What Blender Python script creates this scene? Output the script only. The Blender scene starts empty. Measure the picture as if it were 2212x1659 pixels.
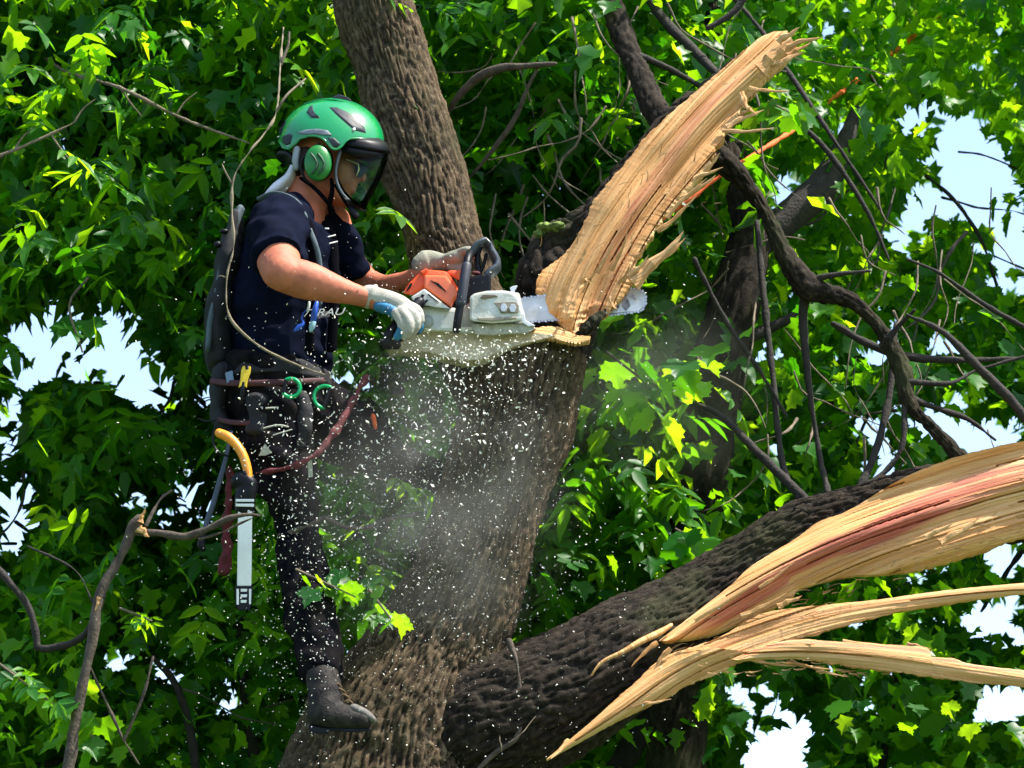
import bpy, bmesh, math, random
import numpy as np
from mathutils import Vector, Matrix, noise
rnd = random.Random(7)
rng = np.random.default_rng(11)
scene = bpy.context.scene
COL = scene.collection

# ---------------------------------------------------------------- camera, sky, sun, exposure
CAM = Vector((0.0, -10.0, 1.6))
PITCH = math.radians(15)
K = 1.30e-4                       # metres per drawing unit at one metre (drawing frame is 2212 x 1659)
cd = bpy.data.cameras.new('camera'); cam = bpy.data.objects.new('camera', cd); COL.objects.link(cam)
cam.location = CAM; cam.rotation_euler = (math.pi/2 + PITCH, 0, 0)
cd.sensor_width = 36; cd.lens = 36/(2212*K); cd.dof.use_dof = True; cd.dof.focus_distance = 10.25; cd.dof.aperture_fstop = 7.0; cd.clip_start = 0.1; cd.clip_end = 2000
scene.camera = cam

SUN_EL, SUN_AZ = math.radians(62), math.radians(100)   # azimuth clockwise from +Y, seen from above
w = bpy.data.worlds.new('World'); scene.world = w; w.use_nodes = True
nt = w.node_tree; bg = nt.nodes['Background']
sky = nt.nodes.new('ShaderNodeTexSky'); sky.sky_type = 'NISHITA'; sky.sun_disc = False
sky.sun_elevation = SUN_EL; sky.sun_rotation = SUN_AZ; sky.air_density = 1.0; sky.dust_density = 1.5
nt.links.new(sky.outputs[0], bg.inputs[0]); bg.inputs[1].default_value = 0.15
sd = bpy.data.lights.new('sun', 'SUN'); sun = bpy.data.objects.new('sun', sd); COL.objects.link(sun)
sd.energy = 4.8; sd.angle = math.radians(0.6); sd.color = (1.0, 0.95, 0.86)
sdir = Vector((math.cos(SUN_EL)*math.sin(SUN_AZ), math.cos(SUN_EL)*math.cos(SUN_AZ), math.sin(SUN_EL)))
sun.rotation_euler = sdir.to_track_quat('Z', 'Y').to_euler(); sun.location = (5, -5, 20)
scene.view_settings.view_transform = 'Standard'; scene.view_settings.look = 'None'
scene.view_settings.exposure = 1.3; scene.view_settings.gamma = 1
scene.view_settings.use_curve_mapping = False
cy = scene.cycles
cy.max_bounces = 8; cy.diffuse_bounces = 4; cy.glossy_bounces = 3; cy.transmission_bounces = 6
cy.transparent_max_bounces = 8; cy.use_denoising = True; cy.volume_bounces = 1
cy.sample_clamp_indirect = 6

# ---------------------------------------------------------------- helpers
FW = Vector((0, math.cos(PITCH), math.sin(PITCH))); UP = Vector((0, -math.sin(PITCH), math.cos(PITCH))); RT = Vector((1, 0, 0))
def W(u, v, y=0.0):
    "world point on the vertical plane Y=y seen at drawing position (u, v)"
    d = RT*((u-1106)*K) + FW + UP*((829.5-v)*K)
    return CAM + d*((y-CAM.y)/d.y)
def PX(y=0.0): return K*(y-CAM.y)*1.035
def projn(P):
    "numpy world points -> u, v, depth"
    Q = P - np.array(CAM)
    dep = Q@np.array(FW)
    return 1106+(Q@np.array(RT))/dep/K, 829.5-(Q@np.array(UP))/dep/K, dep

def node(nt, t, **kw):
    n = nt.nodes.new(t)
    for k, v in kw.items():
        if k in n.inputs: n.inputs[k].default_value = v
        else: setattr(n, k, v)
    return n
MATS = {}
def mat(name, col, rough=0.6, metal=0.0, var=0.0, scale=30, bump=0.0, bscale=200, spec=0.5, coat=0.0, trans=0.0, alpha=1.0, dirt=None):
    if name in MATS: return MATS[name]
    m = bpy.data.materials.new(name); m.use_nodes = True; t = m.node_tree
    b = t.nodes['Principled BSDF']; b.inputs['Base Color'].default_value = (*col, 1)
    b.inputs['Roughness'].default_value = rough; b.inputs['Metallic'].default_value = metal
    b.inputs['Specular IOR Level'].default_value = spec; b.inputs['Coat Weight'].default_value = coat
    b.inputs['Transmission Weight'].default_value = trans; b.inputs['Alpha'].default_value = alpha
    co = node(t, 'ShaderNodeTexCoord')
    if var or dirt:
        n = node(t, 'ShaderNodeTexNoise', Scale=scale, Detail=6.0, Roughness=0.65)
        t.links.new(co.outputs['Object'], n.inputs['Vector'])
        r = node(t, 'ShaderNodeMapRange'); t.links.new(n.outputs['Fac'], r.inputs[0])
        r.inputs[1].default_value = .35; r.inputs[2].default_value = .65 if not dirt else .75
        mx = node(t, 'ShaderNodeMix', data_type='RGBA')
        mx.inputs[6].default_value = (*[c*(1-var) for c in col], 1)
        mx.inputs[7].default_value = (*(dirt or [min(1, c*(1+var)) for c in col]), 1)
        t.links.new(r.outputs[0], mx.inputs[0]); t.links.new(mx.outputs[2], b.inputs['Base Color'])
    if bump:
        n2 = node(t, 'ShaderNodeTexNoise', Scale=bscale, Detail=5.0)
        t.links.new(co.outputs['Object'], n2.inputs['Vector'])
        bp = node(t, 'ShaderNodeBump', Strength=bump, Distance=0.004)
        t.links.new(n2.outputs['Fac'], bp.inputs['Height']); t.links.new(bp.outputs[0], b.inputs['Normal'])
    MATS[name] = m; return m

def attrs(me, **kw):
    for k, v in kw.items():
        v = np.asarray(v, dtype=np.float32)
        if v.ndim == 1:
            a = me.attributes.new(k, 'FLOAT', 'POINT'); a.data.foreach_set('value', v)
        else:
            a = me.attributes.new(k, 'FLOAT_VECTOR', 'POINT'); a.data.foreach_set('vector', v.ravel())
def link(o, parent=None, label=None, category=None, group=None, kind=None):
    COL.objects.link(o)
    if parent is not None: o.parent = parent; o.matrix_parent_inverse = parent.matrix_basis.inverted()
    for k, v in (('label', label), ('category', category), ('group', group), ('kind', kind)):
        if v: o[k] = v
    return o
def mk(name, V, F, m, parent=None, smooth=True, at=None, **kw):
    me = bpy.data.meshes.new(name); me.from_pydata([tuple(p) for p in V], [], F)
    if at: attrs(me, **at)
    if smooth: me.polygons.foreach_set('use_smooth', [True]*len(me.polygons))
    if m: me.materials.append(m)
    me.update()
    return link(bpy.data.objects.new(name, me), parent, **kw)
def empty(name, loc, **kw):
    o = bpy.data.objects.new(name, None); o.empty_display_size = .1; o.location = loc
    return link(o, **kw)

def crs(P, n):
    "Catmull-Rom resample of rows in P to n rows, even in length of the first 3 columns"
    P = np.asarray(P, float)
    if len(P) == 2: P = np.array([P[0], (P[0]+P[1])/2, P[1]])
    Q = np.vstack([2*P[0]-P[1], P, 2*P[-1]-P[-2]]); out = []
    for i in range(1, len(Q)-2):
        t = np.linspace(0, 1, 24, endpoint=(i == len(Q)-3))[:, None]
        a, b, c, d = Q[i-1], Q[i], Q[i+1], Q[i+2]
        out.append(.5*((2*b)+(-a+c)*t+(2*a-5*b+4*c-d)*t*t+(-a+3*b-3*c+d)*t**3))
    D = np.vstack(out); k = min(3, D.shape[1])
    s = np.r_[0, np.cumsum(np.linalg.norm(np.diff(D[:, :k], axis=0), axis=1))]
    ss = np.linspace(0, s[-1], n)
    return np.stack([np.interp(ss, s, D[:, j]) for j in range(D.shape[1])], 1), ss

def sweep(P, step=.01, na=16, caps='dome', n=None):
    """P rows: x,y,z,r,rd  -> verts, faces, theta, s, normal"""
    P = np.asarray(P, float)
    L = np.sum(np.linalg.norm(np.diff(P[:, :3], axis=0), axis=1))
    n = n or max(4, int(L/step)+2)
    R, s = crs(P, n); R[:, 3:] = np.maximum(R[:, 3:], 2e-4)
    T = np.gradient(R[:, :3], axis=0); T /= np.linalg.norm(T, axis=1)[:, None]+1e-12
    Y = np.array([0, 1., 0]); S = np.cross(T, Y); ln = np.linalg.norm(S, axis=1)
    for i in range(n):
        if ln[i] < .15: S[i] = np.cross(T[i], [0, 0, 1.]) if ln[i] < 1e-3 else S[i]
    S /= np.linalg.norm(S, axis=1)[:, None]
    for i in range(1, n):
        if S[i]@S[i-1] < 0: S[i] = -S[i]
    D = np.cross(T, S)
    C = R[:, :3]; r = R[:, 3]; rd = R[:, 4]
    if caps == 'dome':
        pre, post = [], []
        for a in (80, 55, 28):
            c_, s_ = math.cos(math.radians(a)), math.sin(math.radians(a))
            pre.append((C[0]-T[0]*min(r[0], rd[0])*s_, r[0]*c_, rd[0]*c_, s[0]))
            post.insert(0, (C[-1]+T[-1]*min(r[-1], rd[-1])*s_, r[-1]*c_, rd[-1]*c_, s[-1]))
        C = np.vstack([[p[0] for p in pre], C, [p[0] for p in post]])
        r = np.r_[[p[1] for p in pre], r, [p[1] for p in post]]; rd = np.r_[[p[2] for p in pre], rd, [p[2] for p in post]]
        s = np.r_[[p[3] for p in pre], s, [p[3] for p in post]]
        S = np.vstack([[S[0]]*3, S, [S[-1]]*3]); D = np.vstack([[D[0]]*3, D, [D[-1]]*3]); n += 6
    th = np.linspace(0, 2*np.pi, na, endpoint=False)
    ct, st = np.cos(th), np.sin(th)
    N = S[:, None]*ct[None, :, None]*rd[:, None, None] + D[:, None]*st[None, :, None]*r[:, None, None]
    N /= np.linalg.norm(N, axis=2)[..., None]+1e-12
    V = C[:, None]+S[:, None]*(ct[None]*r[:, None])[..., None]+D[:, None]*(st[None]*rd[:, None])[..., None]
    F = []
    for i in range(n-1):
        a = i*na; b = a+na
        for j in range(na):
            k = (j+1) % na
            F.append((a+j, a+k, b+k, b+j))
    F.append(tuple(range(na))[::-1]); F.append(tuple(range((n-1)*na, n*na)))
    return V.reshape(-1, 3), F, np.tile(th, n), np.repeat(s, na), N.reshape(-1, 3), np.repeat(r, na)

def UVP(pts):
    "rows (u,v,y,r[,rd]) in drawing units -> world rows"
    out = []
    for p in pts:
        u, v, y, r = p[:4]; rd = p[4] if len(p) > 4 else r
        q = W(u, v, y); out.append((q.x, q.y, q.z, r*PX(y), rd*PX(y)))
    return out
def tube(name, pts, m, parent=None, na=10, step=.02, world=False, rough=0.0, caps='dome', **kw):
    V, F, th, s, N, r = sweep(pts if world else UVP(pts), step, na, caps)
    if rough:
        o = rnd.random()*50
        V = V+N*np.array([noise.noise(Vector((p[0]*30+o, p[1]*30, p[2]*30)))*rough for p in V])[:, None]
    return mk(name, V, F, m, parent, at={'g': np.stack([th*r, s, th*0], 1)}, **kw)

def bark_tube(name, pts, m, parent=None, caps='dome', na=160, step=.006, amp=.012, la=.022, ls=.1, lump=.02, world=False, **kw):
    V, F, th, s, N, r = sweep(pts if world else UVP(pts), step, na, caps)
    o = rnd.random()*99; rm = float(np.median(r)); h = np.zeros(len(V)); g = np.zeros(len(V))
    for i in range(len(V)):
        x, y, z = V[i]; rr = rm
        wv = noise.noise_vector(Vector((x*9+o, y*9, z*9)))*.8
        q = Vector((math.cos(th[i])*rr/la+wv.x*1.2+o, math.sin(th[i])*rr/la+wv.y*1.2, s[i]/ls+wv.z*.8))
        d, _ = noise.voronoi(q)
        e = min(1, (d[1]-d[0])/.30); e = e*e*(3-2*e)
        e2 = noise.noise(Vector((q.x*2.6, q.y*2.6, q.z*1.1+7)))
        f = noise.noise(Vector((x*60, y*60, z*60)))
        g[i] = e*.8+.25*(.5+f)+.25*e2
        h[i] = amp*(e-.7)+amp*.35*f+amp*.45*e2+lump*noise.noise(Vector((x*4+o, y*4, z*4)))
    V = V+N*h[:, None]
    return mk(name, V, F, m, parent, at={'g': np.stack([th*r, s, th*0], 1), 'ridge': g}, **kw)

def ell(u, v, y, ru, rv, rd, rot=0):
    "ellipsoid soup piece; ru,rv,rd in drawing units"
    c = W(u, v, y); p = PX(y); V = []; F = []; a, b = 14, 20
    M = Matrix.Rotation(rot, 3, 'Y')
    for i in range(a+1):
        for j in range(b):
            t = math.pi*i/a; f = 2*math.pi*j/b
            q = M@Vector((ru*p*math.sin(t)*math.cos(f), rd*p*math.sin(t)*math.sin(f), rv*p*math.cos(t)))
            V.append(tuple(c+q))
    for i in range(a):
        for j in range(b):
            k = (j+1) % b; F.append((i*b+j, (i+1)*b+j, (i+1)*b+k, i*b+k))
    return V, F
def limb(*pts, caps='dome', na=24):
    r = sweep(UVP(pts), .012, na, caps); return [tuple(p) for p in r[0]], r[1]
def blob(name, soups, m, parent=None, voxel=.004, smooth=6, disp=None, **kw):
    V, F = [], []
    for v, f in soups:
        o = len(V); V += list(v); F += [tuple(i+o for i in q) for q in f]
    me = bpy.data.meshes.new(name); me.from_pydata(V, [], F); me.validate()
    t = bpy.data.objects.new(name+'_work', me); COL.objects.link(t)
    md = t.modifiers.new('r', 'REMESH'); md.mode = 'VOXEL'; md.voxel_size = voxel
    ms = t.modifiers.new('s', 'SMOOTH'); ms.factor = .5; ms.iterations = smooth
    dg = bpy.context.evaluated_depsgraph_get(); dg.update()
    e = t.evaluated_get(dg); nm = bpy.data.meshes.new_from_object(e)
    bpy.data.objects.remove(t); bpy.data.meshes.remove(me)
    nm.name = name; nm.materials.clear()
    if m: nm.materials.append(m)
    n = len(nm.vertices)
    if disp:
        co = np.empty(n*3); nm.vertices.foreach_get('co', co); co = co.reshape(-1, 3)
        nn = np.empty(n*3); nm.vertex_normals.foreach_get('vector', nn); nn = nn.reshape(-1, 3)
        co = co+nn*np.array([disp(*p) for p in co])[:, None]
        nm.vertices.foreach_set('co', co.ravel())
    nm.polygons.foreach_set('use_smooth', [True]*len(nm.polygons)); nm.update()
    return link(bpy.data.objects.new(name, nm), parent, **kw)

def prism(name, poly, y0, y1, m, parent=None, bev=.002, **kw):
    "polygon in drawing units extruded from depth y0 (front) to y1 (back) with bevelled edges"
    bm = bmesh.new(); n = len(poly)
    a = [bm.verts.new(W(u, v, y0)) for u, v in poly]; b = [bm.verts.new(W(u, v, y1)) for u, v in poly]
    bm.faces.new(a); bm.faces.new(b[::-1])
    for i in range(n):
        j = (i+1) % n; bm.faces.new((a[j], a[i], b[i], b[j]))
    bmesh.ops.recalc_face_normals(bm, faces=bm.faces)
    if bev: bmesh.ops.bevel(bm, geom=list(bm.edges), offset=bev, segments=2, affect='EDGES', profile=.6)
    me = bpy.data.meshes.new(name); bm.to_mesh(me); bm.free()
    if m: me.materials.append(m)
    return link(bpy.data.objects.new(name, me), parent, **kw)
def band(name, pts, m, parent=None, thick=.004, **kw):
    "flat webbing strap along (u, v, y, half width) points"
    V, F, *_ = sweep(UVP([(u, v, y, wd, thick/PX(y)) for u, v, y, wd in pts]), .01, 12, 'flat')
    return mk(name, V, F, m, parent, **kw)
# ---------------------------------------------------------------- materials
def bark_mat(name, c0, c1, c2):
    m = bpy.data.materials.new(name); m.use_nodes = True; t = m.node_tree; b = t.nodes['Principled BSDF']
    b.inputs['Roughness'].default_value = .9; b.inputs['Specular IOR Level'].default_value = .2
    a = node(t, 'ShaderNodeAttribute', attribute_name='ridge'); co = node(t, 'ShaderNodeTexCoord')
    n = node(t, 'ShaderNodeTexNoise', Scale=45.0, Detail=8.0, Roughness=.7); t.links.new(co.outputs['Object'], n.inputs['Vector'])
    n3 = node(t, 'ShaderNodeTexNoise', Scale=4.0, Detail=4.0); t.links.new(co.outputs['Object'], n3.inputs['Vector'])
    mx = node(t, 'ShaderNodeMix', data_type='RGBA'); mx.inputs[6].default_value = (*c0, 1); mx.inputs[7].default_value = (*c1, 1)
    t.links.new(a.outputs['Fac'], mx.inputs[0])
    mr = node(t, 'ShaderNodeMapRange'); mr.inputs[1].default_value = .5; mr.inputs[2].default_value = .72; t.links.new(n.outputs['Fac'], mr.inputs[0])
    m2 = node(t, 'ShaderNodeMix', data_type='RGBA'); t.links.new(mr.outputs[0], m2.inputs[0]); t.links.new(mx.outputs[2], m2.inputs[6]); m2.inputs[7].default_value = (*c2, 1)
    mr3 = node(t, 'ShaderNodeMapRange'); mr3.inputs[1].default_value = .52; mr3.inputs[2].default_value = .75; mr3.inputs[4].default_value = .7; t.links.new(n3.outputs['Fac'], mr3.inputs[0])
    m3 = node(t, 'ShaderNodeMix', data_type='RGBA'); t.links.new(mr3.outputs[0], m3.inputs[0]); t.links.new(m2.outputs[2], m3.inputs[6]); m3.inputs[7].default_value = (.040, .045, .016, 1)
    t.links.new(m3.outputs[2], b.inputs['Base Color'])
    n2 = node(t, 'ShaderNodeTexNoise', Scale=260.0, Detail=4.0); t.links.new(co.outputs['Object'], n2.inputs['Vector'])
    bp = node(t, 'ShaderNodeBump', Strength=.9, Distance=.004); t.links.new(n2.outputs['Fac'], bp.inputs['Height']); t.links.new(bp.outputs[0], b.inputs['Normal'])
    return m
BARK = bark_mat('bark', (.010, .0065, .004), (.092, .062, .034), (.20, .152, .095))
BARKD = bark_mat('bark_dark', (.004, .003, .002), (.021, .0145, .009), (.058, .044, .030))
TWIG = mat('twig_bark', (.13, .10, .065), .85, var=.5, scale=25, bump=.6)
TWIGD = mat('twig_bark_dark', (.05, .04, .03), .85, var=.4, scale=25, bump=.6)

def wood_mat(name='split_wood'):
    m = bpy.data.materials.new(name); m.use_nodes = True; t = m.node_tree; b = t.nodes['Principled BSDF']
    b.inputs['Roughness'].default_value = .62; b.inputs['Specular IOR Level'].default_value = .25
    g = node(t, 'ShaderNodeAttribute', attribute_name='g'); h = node(t, 'ShaderNodeAttribute', attribute_name='heart')
    def nz(sx, sy, sc, det, dist=0.0):
        mp = node(t, 'ShaderNodeMapping'); mp.inputs['Scale'].default_value = (sx, sy, 1); t.links.new(g.outputs['Vector'], mp.inputs[0])
        n = node(t, 'ShaderNodeTexNoise', Scale=sc, Detail=det, Roughness=.62, Distortion=dist); t.links.new(mp.outputs[0], n.inputs['Vector']); return n
    n1 = nz(.03, 1, 42, 6, .15); n2 = nz(.02, 1, 200, 4, .1); n3 = nz(.1, 1, 11, 4, .3)
    r = node(t, 'ShaderNodeValToRGB'); e = r.color_ramp.elements
    e[0].position = .30; e[0].color = (.36, .16, .05, 1); e[1].position = .58; e[1].color = (.72, .43, .19, 1)
    x = e.new(.42); x.color = (.58, .29, .10, 1); x = e.new(.80); x.color = (.80, .60, .36, 1)
    t.links.new(n1.outputs['Fac'], r.inputs[0])
    # pinkish streaks of their own
    r2 = node(t, 'ShaderNodeMapRange'); r2.inputs[1].default_value = .54; r2.inputs[2].default_value = .72; r2.inputs[4].default_value = .55; t.links.new(n3.outputs['Fac'], r2.inputs[0])
    m1 = node(t, 'ShaderNodeMix', data_type='RGBA'); t.links.new(r2.outputs[0], m1.inputs[0]); t.links.new(r.outputs[0], m1.inputs[6]); m1.inputs[7].default_value = (.46, .19, .095, 1)
    # heartwood
    m2 = node(t, 'ShaderNodeMix', data_type='RGBA'); t.links.new(h.outputs['Fac'], m2.inputs[0]); t.links.new(m1.outputs[2], m2.inputs[6])
    r3 = node(t, 'ShaderNodeValToRGB'); q = r3.color_ramp.elements; q[0].position = .3; q[0].color = (.32, .05, .035, 1); q[1].position = .65; q[1].color = (.58, .19, .12, 1)
    t.links.new(n1.outputs['Fac'], r3.inputs[0]); t.links.new(r3.outputs[0], m2.inputs[7])
    hv = node(t, 'ShaderNodeMix', data_type='RGBA', blend_type='MULTIPLY'); hv.inputs[0].default_value = .38
    r4 = node(t, 'ShaderNodeValToRGB'); q = r4.color_ramp.elements; q[0].position = .3; q[0].color = (.45, .38, .3, 1); q[1].position = .6; q[1].color = (1, 1, 1, 1)
    t.links.new(n2.outputs['Fac'], r4.inputs[0]); t.links.new(m2.outputs[2], hv.inputs[6]); t.links.new(r4.outputs[0], hv.inputs[7])
    t.links.new(hv.outputs[2], b.inputs['Base Color'])
    ad = node(t, 'ShaderNodeMath', operation='ADD'); t.links.new(n1.outputs['Fac'], ad.inputs[0]); t.links.new(n2.outputs['Fac'], ad.inputs[1])
    bp = node(t, 'ShaderNodeBump', Strength=1.0, Distance=.006); t.links.new(ad.outputs[0], bp.inputs['Height']); t.links.new(bp.outputs[0], b.inputs['Normal'])
    return m
WOOD = wood_mat()

def leaf_mat(name, attr, dark=1.0, hue=(1, 1, 1)):
    m = bpy.data.materials.new(name); m.use_nodes = True; t = m.node_tree
    for n in list(t.nodes):
        if n.type == 'BSDF_PRINCIPLED': t.nodes.remove(n)
    out = [n for n in t.nodes if n.type == 'OUTPUT_MATERIAL'][0]
    if attr: a = node(t, 'ShaderNodeAttribute', attribute_name='tint'); src = a.outputs['Fac']
    else: a = node(t, 'ShaderNodeObjectInfo'); src = a.outputs['Random']
    def ramp(cs):
        r = node(t, 'ShaderNodeValToRGB'); e = r.color_ramp.elements
        e[0].color = (*[c*dark*h for c, h in zip(cs[0], hue)], 1); e[1].color = (*[c*dark*h for c, h in zip(cs[-1], hue)], 1)
        for i in range(1, len(cs)-1):
            x = e.new(i/(len(cs)-1)); x.color = (*[c*dark*h for c, h in zip(cs[i], hue)], 1)
        t.links.new(src, r.inputs[0]); return r
    top = ramp([(.014, .070, .004), (.042, .145, .006), (.10, .24, .010)])
    und = ramp([(.022, .12, .022), (.035, .16, .02), (.06, .21, .015)])
    tr = ramp([(.06, .30, .003), (.26, .62, .004), (.52, .86, .01)])
    ge = node(t, 'ShaderNodeNewGeometry')
    mx = node(t, 'ShaderNodeMix', data_type='RGBA'); t.links.new(ge.outputs['Backfacing'], mx.inputs[0]); t.links.new(top.outputs[0], mx.inputs[6]); t.links.new(und.outputs[0], mx.inputs[7])
    p = node(t, 'ShaderNodeBsdfPrincipled'); t.links.new(mx.outputs[2], p.inputs['Base Color']); p.inputs['Roughness'].default_value = .42; p.inputs['Specular IOR Level'].default_value = .45
    g = node(t, 'ShaderNodeAttribute', attribute_name='vein'); bp = node(t, 'ShaderNodeBump', Strength=.5, Distance=.003)
    t.links.new(g.outputs['Fac'], bp.inputs['Height']); t.links.new(bp.outputs[0], p.inputs['Normal'])
    tl = node(t, 'ShaderNodeBsdfTranslucent'); t.links.new(tr.outputs[0], tl.inputs[0])
    ms = node(t, 'ShaderNodeMixShader'); ms.inputs[0].default_value = .60; t.links.new(p.outputs[0], ms.inputs[1]); t.links.new(tl.outputs[0], ms.inputs[2])
    t.links.new(ms.outputs[0], out.inputs[0]); return m
LEAF_S = leaf_mat('leaf_mass', True); LEAF_O = leaf_mat('leaf_blade', False); LEAF_F = leaf_mat('leaf_far', True, 1.0, (1.15, 1, 1))
SKIN = mat('skin', (.41, .128, .070), .62, spec=.3, var=.20, scale=18, bump=.15, bscale=300)
SHIRT = mat('shirt_cloth', (.0030, .0048, .014), .9, var=.3, scale=10, bump=.4, bscale=500, spec=.04)
TROUS = mat('trouser_cloth', (.0030, .0032, .006), .95, dirt=(.018, .015, .014), scale=22, bump=.5, bscale=300, spec=.03)
BLACK = mat('black_plastic', (.003, .0035, .006), .45, spec=.2, var=.4, scale=60)
WEB = mat('webbing', (.003, .003, .005), .95, spec=.03, bump=.4, bscale=700)
WEBG = mat('grey_webbing', (.055, .085, .10), .8, var=.3, bump=.4, bscale=700)
GREEN = mat('helmet_green', (.0, .22, .062), .22, coat=.6, var=.1, scale=8)
GREENM = mat('earmuff_green', (.003, .16, .02), .38, var=.1, scale=10)
GREYD = mat('dark_grey_inset', (.014, .019, .025), .5, spec=.3, var=.5, scale=50)
ORANGE = mat('saw_orange', (.78, .075, .006), .45, coat=.0, dirt=(.52, .07, .015), scale=14)
SAWW = mat('saw_cream', (.60, .62, .58), .45, dirt=(.36, .33, .25), scale=26, bump=.3, bscale=150)
STEEL = mat('bar_steel', (.55, .56, .58), .38, metal=.6, dirt=(.36, .34, .30), scale=18)
GLOVE = mat('glove_knit', (.44, .43, .38), .85, dirt=(.24, .22, .17), scale=22, bump=.8, bscale=420)
GLOVEB = mat('glove_blue', (.008, .13, .26), .6, var=.35, scale=30, bump=.4, bscale=300)
WHITE = mat('white_plastic', (.68, .70, .66), .45, var=.06, scale=18)
ORNG2 = mat('handle_orange', (.80, .27, .02), .42, var=.12, scale=30)
YEL = mat('clip_yellow', (.75, .50, .01), .4, var=.15, scale=60)
RED = mat('rope_red', (.10, .004, .007), .7, var=.5, scale=90, bump=.9, bscale=500)
ROPEO = mat('rope_orange', (.85, .12, .015), .7, var=.2, scale=70, bump=.6, bscale=400)
BLUE = mat('clip_blue', (.01, .07, .42), .4, var=.2, scale=40)
CLOTHW = mat('white_cloth', (.58, .58, .64), .8, var=.12, scale=20, bump=.4)
GOLD = mat('gold_metal', (.75, .52, .25), .3, metal=1.0)
LENS = mat('dark_lens', (.003, .003, .006), .25, spec=.3)
GREENC = mat('carabiner_green', (.0, .32, .10), .3, metal=.3)
CHIP = mat('chip_wood', (.88, .84, .74), .7, var=.15, scale=300)
MOSS = mat('moss', (.13, .19, .035), .95, var=.6, scale=60, bump=1, bscale=300)
HAIR = mat('hair', (.03, .018, .01), .8, var=.5, scale=120)
VISOR = bpy.data.materials.new('visor_tint'); VISOR.use_nodes = True; _t = VISOR.node_tree; _t.nodes.clear()
_o = _t.nodes.new('ShaderNodeOutputMaterial'); _a = _t.nodes.new('ShaderNodeBsdfTransparent'); _a.inputs[0].default_value = (.82, .93, .88, 1)
_g = _t.nodes.new('ShaderNodeBsdfGlossy'); _g.inputs[1].default_value = .12; _g.inputs[0].default_value = (.28, .34, .32, 1); _f = _t.nodes.new('ShaderNodeFresnel'); _f.inputs[0].default_value = 1.25; _m = _t.nodes.new('ShaderNodeMixShader')
_t.links.new(_f.outputs[0], _m.inputs[0]); _t.links.new(_a.outputs[0], _m.inputs[1]); _t.links.new(_g.outputs[0], _m.inputs[2]); _t.links.new(_m.outputs[0], _o.inputs[0])
GRASS = mat('ground_grass', (.05, .09, .02), .9, var=.5, scale=3, bump=.6, bscale=40)

# ---------------------------------------------------------------- the setting
mk('ground', [(-400, -400, 0), (400, -400, 0), (400, 400, 0), (-400, 400, 0)], [(0, 1, 2, 3)], GRASS, kind='structure')

# ---------------------------------------------------------------- the storm-broken tree
tree = empty('broken_maple_tree', W(900, 1659, .1)*1.0 - Vector((0, 0, W(900, 1659, .1).z)),
             label='big dark barked tree with splintered limbs that the man in the green helmet is sawing', category='tree')
g0 = Vector((W(850, 1720, .15).x, .15, 0))
st = UVP([(1148, 738, .04, 118), (1144, 747, .04, 125), (1132, 800, .04, 119), (1112, 900, .04, 117), (1084, 1000, .05, 115), (1060, 1100, .05, 114), (1033, 1200, .06, 114),
          (992, 1300, .08, 124), (940, 1400, .1, 138), (892, 1500, .1, 165), (858, 1600, .12, 205), (845, 1720, .15, 245)])
st += [(g0.x, .15, 2.9, .33, .33), (g0.x, .15, 2.65, .33, .33), (g0.x, .15, 2.3, .33, .33), (g0.x, .15, 1.8, .33, .33), (g0.x+.02, .15, 1.0, .37, .37), (g0.x+.03, .15, .2, .46, .46), (g0.x+.03, .15, -.1, .6, .6)]
bark_tube('trunk', st, BARK, tree, na=280, step=.007, amp=.014, la=.015, ls=.17, lump=.03, world=True, caps='flat')
bark_tube('upright_stem', [(742, -260, .55, 86), (800, -10, .5, 84), (845, 140, .5, 85), (893, 300, .47, 86), (935, 430, .45, 84), (962, 540, .42, 84), (1010, 690, .38, 92), (1085, 880, .32, 95), (1080, 1100, .2, 90)],
          BARK, tree, na=220, step=.006, amp=.009, la=.0135, ls=.13, lump=.02)
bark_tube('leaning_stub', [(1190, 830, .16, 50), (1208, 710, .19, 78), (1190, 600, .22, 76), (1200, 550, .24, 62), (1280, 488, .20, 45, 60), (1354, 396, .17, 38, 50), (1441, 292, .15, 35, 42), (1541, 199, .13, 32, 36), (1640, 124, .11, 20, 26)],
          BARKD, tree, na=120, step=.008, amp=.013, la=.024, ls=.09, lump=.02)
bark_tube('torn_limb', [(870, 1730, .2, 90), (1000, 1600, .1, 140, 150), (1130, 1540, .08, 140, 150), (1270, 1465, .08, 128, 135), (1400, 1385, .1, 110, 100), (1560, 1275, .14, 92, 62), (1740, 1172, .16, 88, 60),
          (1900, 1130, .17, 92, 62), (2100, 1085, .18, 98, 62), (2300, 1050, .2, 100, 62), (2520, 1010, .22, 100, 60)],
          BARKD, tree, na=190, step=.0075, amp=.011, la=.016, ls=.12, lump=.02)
blob('moss', [ell(1186, 495, .17, 30, 10, 30, .3), ell(1206, 490, .15, 20, 9, 22, .2), ell(1165, 508, .18, 14, 10, 22, .9)], MOSS, tree, voxel=.004, smooth=3,
     disp=lambda x, y, z: .006*noise.noise(Vector((x*90, y*90, z*90))))
blob('bark_knot', [ell(1060, 765, -.08, 17, 19, 16), ell(1072, 775, -.09, 10, 12, 14)], BARKD, tree, voxel=.004, smooth=2, disp=lambda x, y, z: .006*noise.noise(Vector((x*80, y*80, z*80))))

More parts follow.
